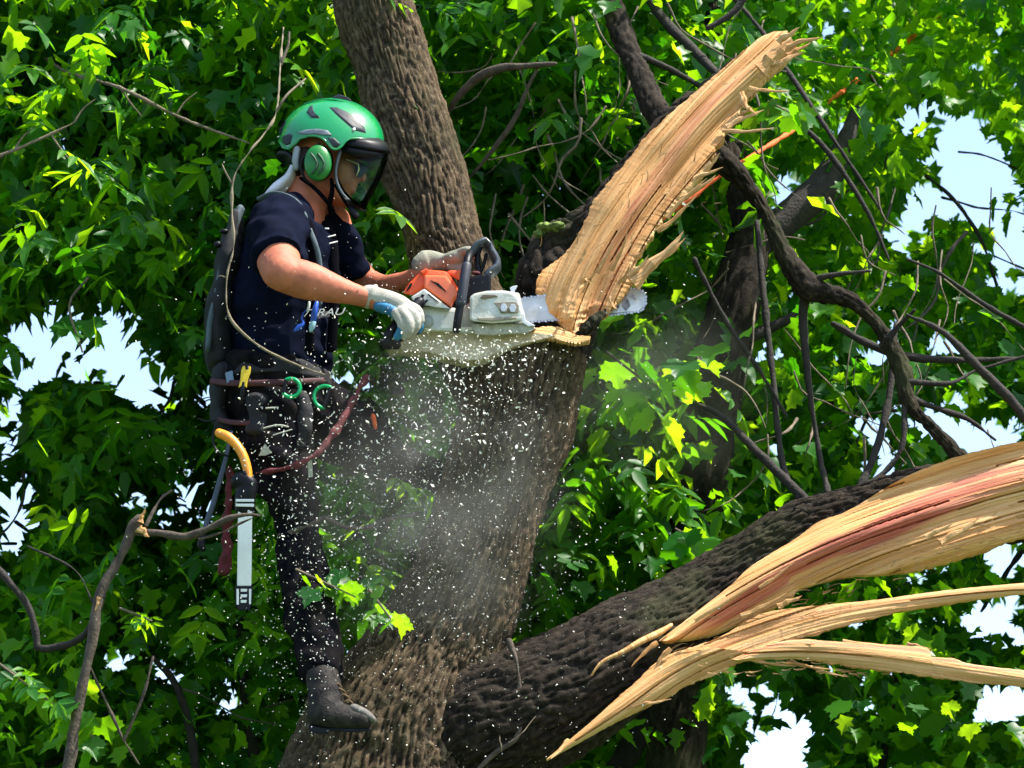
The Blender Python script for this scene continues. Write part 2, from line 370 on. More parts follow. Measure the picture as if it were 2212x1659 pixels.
def interp_poly(P, n):
    P = np.asarray(P, float); R, s = crs(np.c_[P, np.zeros(len(P))], n); return R[:, :2]
def hsh(i): return (math.sin(i*127.1+311.7)*43758.5453) % 1.0
def wood_face(name, L, R, y, m, parent, nS=200, nM=60, thick=.03, relief=.02, bow=.03, jag=.03, heart=None, edge=.0, yend=None, hl=1.0, slab=1.0, base=0):
    Lp, Rp = interp_poly(L, nS), interp_poly(R, nS); o = rnd.random()*99
    ss = np.linspace(-1, 1, nS); C = (Lp+Rp)/2; pu, pv = np.polyfit(ss, C[:, 0], 3), np.polyfit(ss, C[:, 1], 3)
    cu, cv = np.polyval(pu, ss), np.polyval(pv, ss); du, dv = np.polyval(np.polyder(pu), ss), np.polyval(np.polyder(pv), ss); dl = np.hypot(du, dv); nu, nv = dv/dl, -du/dl
    V = []; G = []; H = []
    for i in range(nS):
        s = i/(nS-1)
        yy = y if yend is None else y+(yend-y)*s; px = PX(yy); Ls = s*hl
        jl = jag*(noise.noise(Vector((s*50, 1.3, o)))+.6*noise.noise(Vector((s*140, 5, o)))); jr = jag*(noise.noise(Vector((s*50, 9.3, o)))+.6*noise.noise(Vector((s*140, 7, o))))
        for j in range(nM):
            t = j/(nM-1); tt = t+(1-t)**9*jl*.4+t**9*jr
            u, v = Lp[i]*(1-tt)+Rp[i]*tt
            a = ((u-cu[i])*nu[i]+(v-cv[i])*nv[i])*px
            aw = a+.006*noise.noise(Vector((Ls*3, a*6, o+4)))
            q = aw*34+.5*noise.noise(Vector((Ls*2.2, 3, o))); k = math.floor(q); f = q-k
            hs = max(0, min(1, .5+1.1*noise.noise(Vector((k*7.7+.3, Ls*1.5, o)))))
            k2 = math.floor(aw*85); hs2 = max(0, min(1, .5+1.2*noise.noise(Vector((k2*5.3+.4, Ls*3.2, o)))))
            n1 = noise.noise(Vector((aw*15, Ls*1.1, o)))+.35*noise.noise(Vector((aw*6, Ls*3.2, o+2)))
            crack = -max(0, 1-f*6)*1.0*(hs > .62)
            tear = sm(.16-s, 0, .16)*base if base else 0
            h = relief*(2.1*n1+tear*(1.3*noise.noise(Vector((a*26, Ls*26, o)))+.6*noise.noise(Vector((a*70, Ls*60, o))))+slab*(.55*(hs-.5)+.22*(hs2-.5)+crack)+.16*noise.noise(Vector((aw*150, Ls*5, o+3)))+.15*noise.noise(Vector((aw*10, Ls*7, o+6))))
            h += bow*(1-(2*t-1)**2)-edge*(abs(2*t-1)**6)
            V.append(W(u, v, yy-h)); G.append((Ls, aw, 0)); H.append(heart(s, t, o) if heart else 0)
    n = nS*nM
    for i in range(nS):
        for j in range(nM):
            p = V[i*nM+j]; t = j/(nM-1)
            V.append(Vector((p.x, p.y+thick*(.35+.65*math.sin(math.pi*min(max(t, .06), .94))), p.z))); G.append(G[i*nM+j]); H.append(H[i*nM+j])
    F = []
    for i in range(nS-1):
        for j in range(nM-1):
            a = i*nM+j; F.append((a, a+1, a+nM+1, a+nM)); F.append((n+a, n+a+nM, n+a+nM+1, n+a+1))
        a = i*nM; F.append((a, a+nM, n+a+nM, n+a)); a += nM-1; F.append((a, n+a, n+a+nM, a+nM))
    for j in range(nM-1):
        F.append((j, n+j, n+j+1, j+1)); a = (nS-1)*nM+j; F.append((a, a+1, n+a+1, n+a))
    return mk(name, V, F, m, parent, smooth=False, at={'g': G, 'heart': H})
def sm(x, a, b):
    x = min(1, max(0, (x-a)/(b-a))); return x*x*(3-2*x)
def heart_up(s, t, o):
    c = .50+.10*math.sin(s*6)+.08*noise.noise(Vector((s*8, 2, o)))
    return .75*(1-sm(abs(t-c), .03, .16))*sm(s, .18, .32)*(1-sm(s, .72, .95))*(.6+.5*noise.noise(Vector((s*6, t*20, o))))
wood_face('split_face', [(1236, 730), (1212, 700), (1177, 661), (1159, 626), (1168, 590), (1217, 550), (1248, 509), (1271, 460), (1284, 429), (1338, 367), (1400, 291), (1472, 224), (1561, 148), (1650, 77), (1700, 66)],
          [(1266, 733), (1284, 700), (1312, 676), (1345, 646), (1358, 622), (1369, 599), (1382, 550), (1409, 514), (1440, 465), (1472, 429), (1516, 380), (1543, 335), (1574, 282), (1592, 251), (1632, 197), (1668, 161), (1725, 108)],
          -.10, WOOD, tree, nS=340, nM=120, thick=.075, relief=.024, bow=.030, jag=.06, heart=heart_up, yend=.04, hl=1.15, base=1)
def heart_low(s, t, o):
    c = .52-.18*s+.05*math.sin(s*7)
    return min(1, (.95+.6*noise.noise(Vector((s*5, t*26, o))))*(1-sm(abs(t-c), .05+.10*(1-s), .12+.15*(1-s)))*sm(s, .02, .12)*(1-.55*sm(s, .55, .8)))
wood_face('split_face', [(1423, 1384), (1571, 1270), (1624, 1222), (1725, 1159), (1767, 1127), (1836, 1101), (1952, 1032), (2073, 985), (2212, 953), (2520, 900)],
          [(1455, 1385), (1492, 1381), (1571, 1360), (1703, 1297), (1730, 1270), (1836, 1244), (1941, 1238), (2021, 1222), (2126, 1191), (2212, 1159), (2520, 1080)],
          -.02, WOOD, tree, nS=330, nM=110, thick=.06, relief=.020, bow=.03, jag=.02, heart=heart_low, yend=.06, hl=1.5)
wood_face('split_strip', [(1447, 1412), (1550, 1378), (1640, 1328), (1730, 1312), (1888, 1296), (2047, 1275), (2212, 1259), (2500, 1235)],
          [(1505, 1460), (1560, 1440), (1640, 1415), (1730, 1381), (1836, 1349), (1941, 1323), (2073, 1302), (2212, 1283), (2500, 1255)],
          -.05, WOOD, tree, nS=240, nM=44, thick=.02, relief=.012, bow=.014, jag=.06, yend=-.10, hl=1.4, heart=lambda s, t, o: .25*sm(t, .1, .3)*(1-sm(t, .3, .5)))
wood_face('split_strip', [(1580, 1424), (1660, 1392), (1730, 1381), (1783, 1384), (1900, 1391), (2000, 1400), (2010, 1418), (2060, 1422), (2100, 1435), (2212, 1448), (2480, 1480)],
          [(1610, 1428), (1680, 1424), (1740, 1424), (1836, 1440), (1920, 1450), (1994, 1460), (2100, 1474), (2212, 1484), (2480, 1515)],
          -.10, WOOD, tree, nS=220, nM=44, thick=.018, relief=.012, bow=.012, jag=.07, yend=-.2, hl=1.2, heart=lambda s, t, o: .7*sm(t, .0, .1)*(1-sm(t, .12, .25)))
wood_face('split_strip', [(1180, 1640), (1280, 1556), (1338, 1503), (1381, 1466), (1412, 1434), (1455, 1410), (1520, 1395)],
          [(1184, 1641), (1243, 1608), (1340, 1555), (1439, 1508), (1481, 1482), (1560, 1450), (1640, 1412)],
          -.13, WOOD, tree, nS=200, nM=60, thick=.03, relief=.012, bow=.018, jag=.04, yend=-.07, hl=.8)
tube('split_fibre', [(1278, 1458, -.125, 2), (1300, 1430, -.125, 3.5), (1345, 1408, -.12, 5), (1385, 1385, -.10, 7), (1425, 1366, -.07, 7), (1450, 1350, -.05, 4)], WOOD, tree, na=6)
# pale cut wedge under the saw: its flat sawn top and ragged underside
wood_face('sawn_wedge', [(846, 734), (879, 717), (934, 713), (1000, 713), (1140, 719), (1200, 725)], [(835, 747), (886, 756), (934, 762), (1000, 778), (1050, 772), (1100, 750)],
          -.16, mat('sawn_wood', (.50, .42, .30), .8, dirt=(.33, .26, .17), scale=30, bump=.7, bscale=120), tree, nS=120, nM=24, thick=.16, relief=.002, bow=.0, jag=.05, hl=.4, slab=.5)
tube('wedge_rim', [(844, 735, -.165, 3), (879, 715, -.168, 5), (934, 711, -.168, 5), (1000, 710, -.166, 5), (1080, 713, -.165, 4), (1135, 719, -.165, 3)], mat('sawdust_crust', (.74, .72, .64), .9, bump=1, bscale=200), tree, na=8, rough=.004)
# hinge: strip of sawn wood round the top of the cut stem
wood_face('hinge_wood', [(1130, 716), (1170, 706), (1205, 706), (1240, 722), (1276, 727)], [(1128, 724), (1165, 724), (1200, 735), (1240, 742), (1272, 737)],
          -.15, WOOD, tree, nS=70, nM=16, thick=.06, relief=.010, bow=.004, jag=.25, hl=.3, base=1)
blob('bark_flap', [limb((1262, 716, -.10, 13, 7), (1278, 698, -.125, 15, 7), (1294, 684, -.125, 11, 6), (1314, 670, -.1, 4, 4)), limb((1250, 722, -.13, 7, 6), (1266, 708, -.135, 12, 6), (1276, 700, -.13, 6, 5))], BARKD, tree, voxel=.003, smooth=2,
     disp=lambda x, y, z: .008*noise.noise(Vector((x*70, y*70, z*70))))

def splinter(a, b, w, bend=0.0, m=WOOD, parent=tree, name='splinter', y0=-.1, y1=None):
    y1 = y0 if y1 is None else y1; n = 9
    dx, dv = b[0]-a[0], b[1]-a[1]; ln = math.hypot(dx, dv); nx, nv = -dv/ln, dx/ln
    ph = rnd.random()*9; rows = []
    for i in range(n):
        s = i/(n-1); off = bend*math.sin(math.pi*s)*ln+w*.35*math.sin(s*9+ph)*.5
        ww = w*(1-s)**.7*(1+.25*math.sin(s*17+ph))+.5
        rows.append((a[0]+dx*s+nx*off, a[1]+dv*s+nv*off, y0+(y1-y0)*s, ww, ww*.55))
    V, F, th, ss, N, r = sweep(UVP(rows), .02, 6, 'flat', n=14)
    return mk(name, V, F, m, parent, smooth=False, at={'g': np.stack([ss+ph, th*r*1.5+ph, th*0], 1), 'heart': np.full(len(V), .0)})
SP = [((1366, 612), (1478, 500), 15, .02), ((1380, 590), (1482, 515), 9, .03), ((1356, 598), (1402, 552), 7, .05), ((1372, 560), (1398, 530), 5, 0),
      ((1690, 105), (1776, 80), 8, -.03), ((1680, 90), (1728, 60), 10, 0), ((1700, 120), (1752, 92), 6, 0), ((1640, 150), (1700, 90), 16, .02), ((1660, 140), (1738, 110), 8, .04),
      ((1600, 200), (1636, 250), 8, .1), ((1618, 190), (1706, 196), 5, .04), ((1570, 275), (1652, 238), 7, -.04), ((1560, 283), (1680, 276), 5, .03), ((1640, 170), (1660, 120), 5, 0),
      ((1500, 385), (1562, 362), 5, 0), ((1470, 430), (1546, 378), 7, .04), ((1420, 500), (1505, 420), 6, .04), ((1440, 470), (1528, 385), 5, -.03), ((1524, 372), (1556, 330), 5, 0),
      ((1320, 585), (1355, 500), 4, .05), ((1290, 590), (1325, 520), 4, .03), ((1250, 570), (1276, 520), 4, 0), ((1300, 600), (1340, 540), 3, 0), ((1260, 610), (1300, 560), 3, .1),
      ((1268, 612), (1236, 652), 3.5, .12), ((1240, 652), (1222, 660), 2.5, 0), ((1262, 600), (1284, 606), 3, .2), ((1255, 612), (1272, 596), 3, -.2), ((1320, 640), (1334, 668), 4, .2),
      ((1345, 608), (1372, 566), 4, 0), ((1335, 615), (1362, 570), 4, .05), ((1600, 250), (1622, 232), 6, 0),
      ((1420, 1388), (1365, 1440), 5, .05), ((1448, 1400), (1410, 1455), 6, .05), ((1680, 1310), (1733, 1287), 7, 0), ((1600, 1330), (1700, 1280), 5, .03), ((2030, 1172), (2118, 1118), 9, .02), ((2000, 1160), (2060, 1130), 6, 0),
      ((1640, 1270), (1720, 1210), 4, .02), ((1500, 1340), (1590, 1285), 4, .02), ((1960, 1392), (2010, 1402), 5, 0), ((1985, 1420), (2050, 1428), 6, 0), ((1820, 1385), (2016, 1406), 4, .01),
      ((1680, 1395), (1760, 1392), 5, -.03), ((1700, 1430), (1800, 1447), 4, .02), ((1750, 1440), (1830, 1462), 3, .03), ((1600, 1420), (1720, 1440), 4, .02), ((1380, 1520), (1450, 1510), 4, .03), ((1300, 1560), (1400, 1515), 4, -.02), ((1230, 1600), (1190, 1640), 6, 0)]
for i, (a, b, w_, be) in enumerate(SP):
    yb = (-.145 if a[0] < 1420 and a[1] < 700 else -.10+.14*min(1, max(0, (a[0]-1420)/280))-.035) if a[1] < 800 else (-.12 if a[1] < 1300 or a[1] > 1450 else -.10)
    splinter(a, b, w_, be, y0=yb, y1=yb-rnd.uniform(.0, .04))
# loose hair-fine fibres over the torn faces
fv, ff, fg = [], [], []
def fibre(u, v, ang, ln, y):
    b0 = len(fv); k = 5; cu = rnd.uniform(-.5, .5)
    for i in range(k):
        s = i/(k-1); a = ang+cu*s; q = W(u+math.cos(a)*ln*s, v-math.sin(a)*ln*s, y-.025*s*s)
        wd = .0022*(1-s*.8)
        for dx, dz in ((-wd*math.sin(ang), -wd*math.cos(ang)), (wd*math.sin(ang), wd*math.cos(ang))):
            fv.append((q.x+dx, q.y-.001*(dx > 0), q.z+dz)); fg.append((s*.1+u, v+dx*20, 0))
    for i in range(k-1): a = b0+2*i; ff.append((a, a+1, a+3, a+2))
for _ in range(130):
    s = rnd.random(); u = 1245+s*430+rnd.gauss(0, 38); v = 600-s*440+rnd.gauss(0, 38)
    if s < .5 or rnd.random() < .3: fibre(u, v, math.radians(48+rnd.gauss(0, 12)), rnd.uniform(10, 28), -.155+.12*s)
for _ in range(110):
    s = rnd.random(); fibre(1450+s*750, 1390-s*260+rnd.gauss(0, 22), math.radians(30-14*s+rnd.gauss(0, 9)), rnd.uniform(14, 36), -.085+.05*s)
for _ in range(60):
    fibre(1500+rnd.random()*500, 1420+rnd.random()*40, math.radians(-6+rnd.gauss(0, 5)), rnd.uniform(14, 34), -.12)
mk('loose_fibre', fv, ff, WOOD, tree, at={'g': fg, 'heart': [0]*len(fv)}, kind='stuff')
# ---------------------------------------------------------------- branches of the broken tree
def br(name, pts, m=None, parent=None, na=12, th=.8, **kw): return tube(name, [(*p[:3], p[3]*th) for p in pts], m or BARKT, parent or tree, na=na, step=.02, rough=.004, **kw)
BARKT = mat('branch_bark', (.009, .007, .005), .9, dirt=(.034, .026, .020), scale=35, bump=1.0, bscale=120)
BARKL = mat('branch_bark_pale', (.035, .023, .016), .9, dirt=(.11, .085, .06), scale=30, bump=.8, bscale=120)
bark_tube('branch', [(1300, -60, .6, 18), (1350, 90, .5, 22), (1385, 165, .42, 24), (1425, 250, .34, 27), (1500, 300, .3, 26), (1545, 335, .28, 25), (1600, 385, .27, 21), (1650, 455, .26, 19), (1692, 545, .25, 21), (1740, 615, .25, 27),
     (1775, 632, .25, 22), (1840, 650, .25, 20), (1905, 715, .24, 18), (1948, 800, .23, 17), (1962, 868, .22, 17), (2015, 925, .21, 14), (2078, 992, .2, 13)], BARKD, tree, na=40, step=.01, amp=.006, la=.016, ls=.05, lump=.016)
for pts in ([(1745, 610, .25, 14), (1790, 595, .22, 9), (1850, 588, .2, 5), (1880, 585, .2, 2)], [(1962, 860, .22, 11), (2020, 880, .25, 9), (2090, 905, .3, 7), (2150, 950, .3, 4)],
            [(1955, 880, .22, 9), (1950, 960, .2, 7), (1920, 1010, .2, 7), (1880, 1045, .19, 8)], [(1960, 825, .22, 9), (2050, 828, .24, 7), (2110, 800, .28, 5), (2212, 770, .3, 4)],
            [(1905, 745, .24, 9), (1945, 700, .2, 8), (1975, 670, .15, 5)], [(1800, 700, .35, 8), (1880, 745, .35, 11), (1960, 770, .33, 12), (2060, 778, .33, 9), (2200, 775, .35, 5)],
            [(2240, 930, .1, 14), (2170, 850, .1, 13), (2110, 790, .1, 12), (2040, 720, .1, 9), (1960, 680, .1, 5)], [(2240, 720, .3, 8), (2130, 660, .3, 7), (2030, 590, .3, 5), (1960, 560, .3, 3)],
            [(1740, 1080, .2, 14), (1690, 1030, .22, 13), (1620, 960, .25, 11), (1560, 900, .3, 9), (1500, 870, .35, 5)], [(1725, 1075, .2, 8), (1690, 1000, .3, 8), (1670, 820, .35, 9), (1650, 640, .4, 9), (1635, 480, .45, 7)],
            [(1790, 1070, .2, 9), (1770, 980, .3, 7), (1750, 850, .3, 8), (1735, 700, .3, 12), (1740, 630, .27, 14)], [(1860, 1050, .22, 12), (1890, 980, .25, 10), (1920, 860, .3, 10), (1935, 700, .35, 7)],
            [(1380, 120, .45, 10), (1450, 150, .5, 9), (1540, 200, .6, 7), (1640, 240, .7, 4)], [(1390, -20, .7, 12), (1440, 50, .65, 15), (1500, 110, .6, 14), (1560, 170, .5, 10)],
            [(1620, -20, .3, 12), (1580, 30, .3, 9), (1530, 60, .3, 8)], [(1560, -30, .8, 6), (1640, 60, .7, 7), (1700, 150, .6, 7), (1800, 300, .5, 6), (1900, 450, .5, 4)],
            [(1500, 560, .2, 6), (1560, 680, .25, 7), (1640, 800, .3, 5), (1700, 900, .3, 4)], [(1700, 240, .4, 7), (1790, 330, .4, 8), (1870, 450, .4, 7), (1920, 560, .4, 4)]):
    br('branch', pts)
br('branch', [(965, 250, .6, 6), (985, 215, .55, 10), (1030, 170, .5, 13), (1080, 148, .45, 12), (1140, 142, .42, 9), (1200, 138, .4, 5)], BARKL)
br('branch', [(1000, 400, .6, 3), (1060, 330, .55, 6), (1110, 260, .5, 7), (1140, 190, .45, 6), (1165, 140, .42, 4)], BARKL)
br('branch', [(605, 1158, -.1, 7), (650, 1142, -.12, 9), (690, 1124, -.12, 8), (705, 1118, -.12, 7), (745, 1138, -.12, 8), (790, 1140, -.1, 7), (830, 1125, 0, 6), (900, 1110, .05, 5)], BARKL)
br('branch', [(1100, 1385, -.1, 9), (1118, 1440, -.12, 5), (1122, 1520, -.12, 6), (1118, 1590, -.12, 6), (1070, 1625, -.12, 7), (1030, 1665, -.12, 5)], BARKL)
# thin hanging shoots on the broken side
def shoots(n, ur, vr, yr, parent, m, ln=(120, 380), r=(1.4, 3.6), down=True):
    for _ in range(n):
        u, v, y = rnd.uniform(*ur), rnd.uniform(*vr), rnd.uniform(*yr); L = rnd.uniform(*ln); a = rnd.gauss(0, .45)+(math.pi/2 if down else rnd.uniform(0, math.pi)); P = []
        k = 6; r0 = rnd.uniform(*r)
        for i in range(k):
            P.append((u, v, y, r0*(1-.13*i))); a += rnd.gauss(0, .28); u += math.cos(a)*L/k; v += math.sin(a)*L/k; y += rnd.gauss(0, .03)
        tube('shoot', P, m, parent, na=6, step=.03, rough=.003)
shoots(34, (1180, 1700), (0, 380), (.45, 1.0), tree, TWIG)
shoots(34, (1500, 2150), (380, 950), (.3, .9), tree, TWIG)
shoots(14, (960, 1200), (0, 500), (.6, 1.0), tree, TWIG)
shoots(10, (1060, 1240), (1400, 1560), (-.08, -.02), tree, TWIG, ln=(60, 160), r=(.8, 1.6))

# ---------------------------------------------------------------- other woody things
def thing_tube(name, pts, m, label, cat, base=None, **kw):
    e = empty(name, W(*pts[0][:3]), label=label, category=cat); return e
bb = empty('broken_branch', W(140, 1690, -.35), label='bare brown branch with a snapped pale tip hanging left of the white saw scabbard', category='branch')
br('stem', [(120, 1790, -.35, 18), (145, 1680, -.35, 17), (166, 1540, -.35, 15), (196, 1400, -.35, 14), (216, 1285, -.35, 14), (262, 1200, -.35, 12), (286, 1140, -.35, 15), (300, 1120, -.35, 12)], BARKL, bb)
br('side_shoot', [(295, 1150, -.35, 9), (345, 1152, -.36, 10), (400, 1160, -.38, 12), (450, 1142, -.4, 9), (500, 1118, -.42, 8), (535, 1111, -.42, 5), (560, 1114, -.42, 2)], BARKL, bb)
br('side_shoot', [(222, 1290, -.35, 9), (180, 1375, -.3, 10), (90, 1402, -.25, 11), (78, 1370, -.25, 9), (60, 1310, -.25, 9), (0, 1235, -.25, 10), (-60, 1180, -.25, 8)], BARKT, bb)
br('side_shoot', [(430, 1165, -.4, 3), (480, 1150, -.4, 4), (520, 1130, -.4, 3), (548, 1118, -.4, 1)], BARKL, bb)
br('side_shoot', [(315, 1135, -.35, 6), (345, 1080, -.33, 4), (370, 1060, -.3, 3)], BARKL, bb)
br('side_shoot', [(190, 1430, -.35, 4), (240, 1540, -.33, 4), (268, 1600, -.33, 4), (300, 1650, -.33, 3)], BARKL, bb)
br('side_shoot', [(268, 1600, -.33, 4), (310, 1500, -.35, 4), (330, 1420, -.35, 4)], BARKL, bb)
br('side_shoot', [(200, 1300, -.35, 2.5), (160, 1230, -.3, 3), (60, 1180, -.25, 2)], BARKT, bb)
for a, b, w_ in (((300, 1140), (322, 1160), 9), ((302, 1128), (314, 1098), 6), ((214, 1290), (206, 1320), 4)): splinter(a, b, w_, 0, parent=bb, y0=-.37, name='snapped_wood')
vt = empty('hanging_vine', W(608, 130, -.42), label='thin pale vine hanging down across the back of the man in black', category='vine')
tube('vine_stem', [(a_, b_, c_, r_*.68) for a_, b_, c_, r_ in [(612, 60, -.2, 2), (606, 134, -.3, 3.5), (597, 241, -.38, 3), (570, 290, -.4, 3), (542, 324, -.42, 3), (505, 385, -.42, 3.5), (501, 463, -.42, 3.5), (505, 532, -.42, 3), (491, 593, -.42, 2.8), (490, 662, -.42, 2.8), (509, 704, -.42, 3), (556, 745, -.4, 3), (600, 770, -.38, 3), (660, 795, -.36, 3), (700, 809, -.34, 3)]], mat('vine_bark', (.20, .16, .10), .85, var=.4, scale=25, bump=.6), vt, na=8, step=.012, rough=.004)
for P in ([(500, 395, -.42, 2.5), (487, 372, -.42, 2), (480, 355, -.42, 1.5)], [(606, 140, -.3, 4), (622, 100, -.3, 3), (625, 70, -.3, 2)], [(597, 241, -.38, 3), (620, 205, -.38, 3), (660, 170, -.3, 2)], [(490, 600, -.42, 2), (476, 596, -.42, 2), (470, 598, -.42, 1)], [(508, 700, -.42, 2), (492, 680, -.42, 2), (488, 684, -.42, 1)]):
    tube('vine_shoot', P, TWIG, vt, na=6)
for k, (pts, lb) in enumerate((([(90, 120, 1.1, 3), (150, 158, .7, 3.5), (260, 190, .5, 3.8), (380, 250, .5, 3.5), (470, 285, .5, 3), (540, 310, .5, 2)], 'long thin bare twig crossing the leaves above and left of the green helmet'),
                              ([(-60, 360, .5, 5), (30, 325, .5, 4.5), (110, 290, .5, 3.5), (160, 265, .5, 2)], 'short bare twig at the upper left picture edge below the two bright sky gaps'))):
    e = empty('bare_twig', W(*pts[0][:3]), label=lb, category='twig'); tube('stem', pts, TWIG, e, na=8, step=.02, rough=.004)
    for i in range(3):
        a = pts[min(len(pts)-1, 1+i)]; tube('side_shoot', [(a[0], a[1], a[2], 2.5), (a[0]+20, a[1]-30+60*(i % 2), a[2], 2), (a[0]+45, a[1]-50+110*(i % 2), a[2], 1)], TWIG, e, na=6)
rp = tube('climbing_rope', [(1250, 600, .42, 5), (1350, 530, .55, 5), (1440, 465, .62, 4.5), (1500, 425, .62, 4.5), (1545, 388, .62, 4.5), (1600, 352, .62, 5), (1660, 315, .7, 5), (1710, 283, .85, 5), (1780, 228, 1.2, 5), (1845, 178, 1.6, 5), (1960, 90, 2.3, 5), (2120, -40, 3.2, 5)], ROPEO, na=10, step=.01, rough=.006,
          label='bright orange rope stretched up to the right behind the leaning splintered wood', category='rope')

# ---------------------------------------------------------------- background trees: leaves
def half(pts): return pts + [(-x, y) for x, y in pts[::-1] if x > 1e-6]
MH = [(0, 1.02), (.06, .86), (.17, .80), (.17, .68), (.26, .62), (.37, .68), (.42, .58), (.58, .56), (.52, .46), (.55, .36), (.44, .30), (.46, .14), (.34, .12), (.26, -.02), (.12, .03), (0, .02)]
def template(half_pts, fold, curl, cx=.34):
    o = half_pts[:-1] + [half_pts[-1]] + [(-x, y) for x, y in half_pts[-2:0:-1]]
    V = [(0, cx)] + o; n = len(o)
    Z = [fold*abs(x)**1.0-curl*y*y-.12*(abs(x) > .4)*abs(x) for x, y in V]
    Z[0] -= .03
    return np.array([(x, y, z) for (x, y), z in zip(V, Z)]), [(0, i+1, (i+1) % n+1) for i in range(n)]
T_MAPLE = template(MH, .28, .22)
T_SIMPLE = template([(0, 1.0), (.10, .78), (.34, .72), (.22, .52), (.55, .46), (.33, .26), (.36, .04), (0, .0)], .30, .28)
def leaflets():
    base = template([(0, 1.0), (.13, .72), (.20, .42), (.13, .12), (0, 0)], .30, .22, cx=.45)
    V, F = [], []
    for (ox, oy, ang, sc) in ((0, .42, 0, .62), (0, .36, 62, .5), (0, .36, -62, .5), (0, .08, 66, .44), (0, .08, -66, .44)):
        a = math.radians(ang); c, s = math.cos(a), math.sin(a); b0 = sum(len(x) for x in V)
        v = base[0]*sc; V.append(np.stack([v[:, 0]*c+v[:, 1]*s+ox, -v[:, 0]*s+v[:, 1]*c+oy, v[:, 2]-.1*np.abs(v[:, 0]*c+v[:, 1]*s)], 1))
        F += [tuple(b0+i for i in f) for f in base[1]]
    return np.vstack(V), F
T_COMP = leaflets()
def leaf_frames(n, droop=.75):
    az = rng.uniform(0, 2*np.pi, n); dz = -np.clip(rng.normal(droop, .35, n), -.3, 1.6)
    Y = np.stack([np.cos(az), np.sin(az), dz], 1); Y /= np.linalg.norm(Y, axis=1)[:, None]
    Z0 = np.stack([rng.normal(0, .45, n)+.5*np.cos(az), rng.normal(0, .45, n)+.5*np.sin(az), np.ones(n)], 1)
    Z = Z0-Y*np.sum(Z0*Y, 1)[:, None]; Z /= np.linalg.norm(Z, axis=1)[:, None]
    return np.cross(Y, Z), Y, Z
def leaf_mass(name, sets, m, parent=None, **kw):
    "sets of (positions, sizes, tints, leaf template) built as one mesh of many thousand leaves"
    VV, FF, TT, o = [], [], [], 0
    for pos, size, tint, (T, F) in sets:
        n = len(pos); X, Y, Z = leaf_frames(n); k = len(T); s3 = size[:, None, None]
        sx = size*rng.uniform(.8, 1.1, n); zc = rng.uniform(.3, 1.9, n); r3 = lambda sd: rng.normal(0, sd, n)[:, None, None]
        tx, ty, tz = T[None, :, :1], T[None, :, 1:2], T[None, :, 2:3]
        TZ = tz*(size*zc)[:, None, None]+(ty**2*r3(.28)+tx*ty*r3(.5)+tx**2*r3(.5))*s3
        JX = rng.normal(0, .045, (n, k, 1))*s3; JY = rng.normal(0, .045, (n, k, 1))*s3
        V = pos[:, None]+X[:, None]*(JX+tx*sx[:, None, None])+Y[:, None]*(JY+ty*s3)+Z[:, None]*TZ
        VV.append(V.reshape(-1, 3)); FF.append((np.array(F)[None]+np.arange(n)[:, None, None]*k).reshape(-1, 3)+o); o += n*k; TT.append(np.repeat(tint, k))
    V = np.vstack(VV); FF = np.vstack(FF)
    me = bpy.data.meshes.new(name); me.vertices.add(len(V)); me.vertices.foreach_set('co', V.ravel().astype(np.float32))
    me.loops.add(FF.size); me.loops.foreach_set('vertex_index', FF.ravel().astype(np.int32))
    me.polygons.add(len(FF)); me.polygons.foreach_set('loop_start', np.arange(0, FF.size, 3, dtype=np.int32)); me.polygons.foreach_set('loop_total', np.full(len(FF), 3, np.int32))
    me.update(calc_edges=True); me.validate()
    attrs(me, tint=np.concatenate(TT)); me.polygons.foreach_set('use_smooth', np.ones(len(FF), bool)); me.materials.append(m)
    return link(bpy.data.objects.new(name, me), parent, **kw)
# gaps where the sky shows, as openings between the boughs (centre u, v, half width, half height)
HOLES = [(160, 690, 95, 48), (215, 745, 130, 60), (310, 815, 75, 40), (60, 760, 60, 55), (20, 910, 40, 55), (55, 1075, 32, 62), (15, 1040, 28, 60), (100, 650, 40, 30), (262, 680, 50, 50), (410, 870, 35, 20), (150, 285, 14, 14),
         (440, 1085, 18, 34), (395, 1000, 26, 26), (280, 1055, 30, 22), (395, 1065, 20, 20),
         (2110, 360, 75, 50), (2060, 310, 45, 35), (2160, 450, 60, 80), (2195, 560, 40, 60), (1985, 250, 40, 22), (2105, 255, 40, 24), (2070, 400, 45, 55), (2010, 420, 40, 30), (1700, 395, 35, 28), (1950, 500, 40, 26), (2100, 130, 10, 8),
         (1205, 400, 34, 20), (985, 245, 12, 14), (1660, 760, 18, 12), (1880, 745, 26, 14), (2035, 730, 25, 14), (2050, 865, 45, 18), (2010, 905, 28, 16), (2090, 950, 50, 16), (1910, 1000, 30, 28), (1890, 920, 22, 18), (2150, 930, 40, 30),
         (2170, 1190, 44, 34), (2180, 1330, 50, 50), (2120, 1320, 40, 30), (2185, 1500, 60, 32), (2140, 1520, 40, 20), (1655, 1530, 34, 66), (1600, 1490, 30, 20), (1690, 1620, 60, 34), (1640, 1640, 30, 30), (1730, 1560, 24, 20),
         (560, 820, 12, 10), (480, 820, 22, 12), (720, 800, 26, 16), (790, 810, 18, 14), (365, 1440, 22, 18), (255, 1410, 26, 22), (490, 1490, 14, 24), (360, 1120, 14, 14), (665, 1480, 14, 14), (20, 1160, 24, 30), (1790, 1180, 18, 14)]
NH = len(HOLES)
for _ in range(420):
    q = rnd.uniform(2, 8); HOLES.append((rnd.uniform(0, 2212), rnd.uniform(0, 1659), q*rnd.uniform(.7, 1.6), q))
HA = np.array(HOLES)
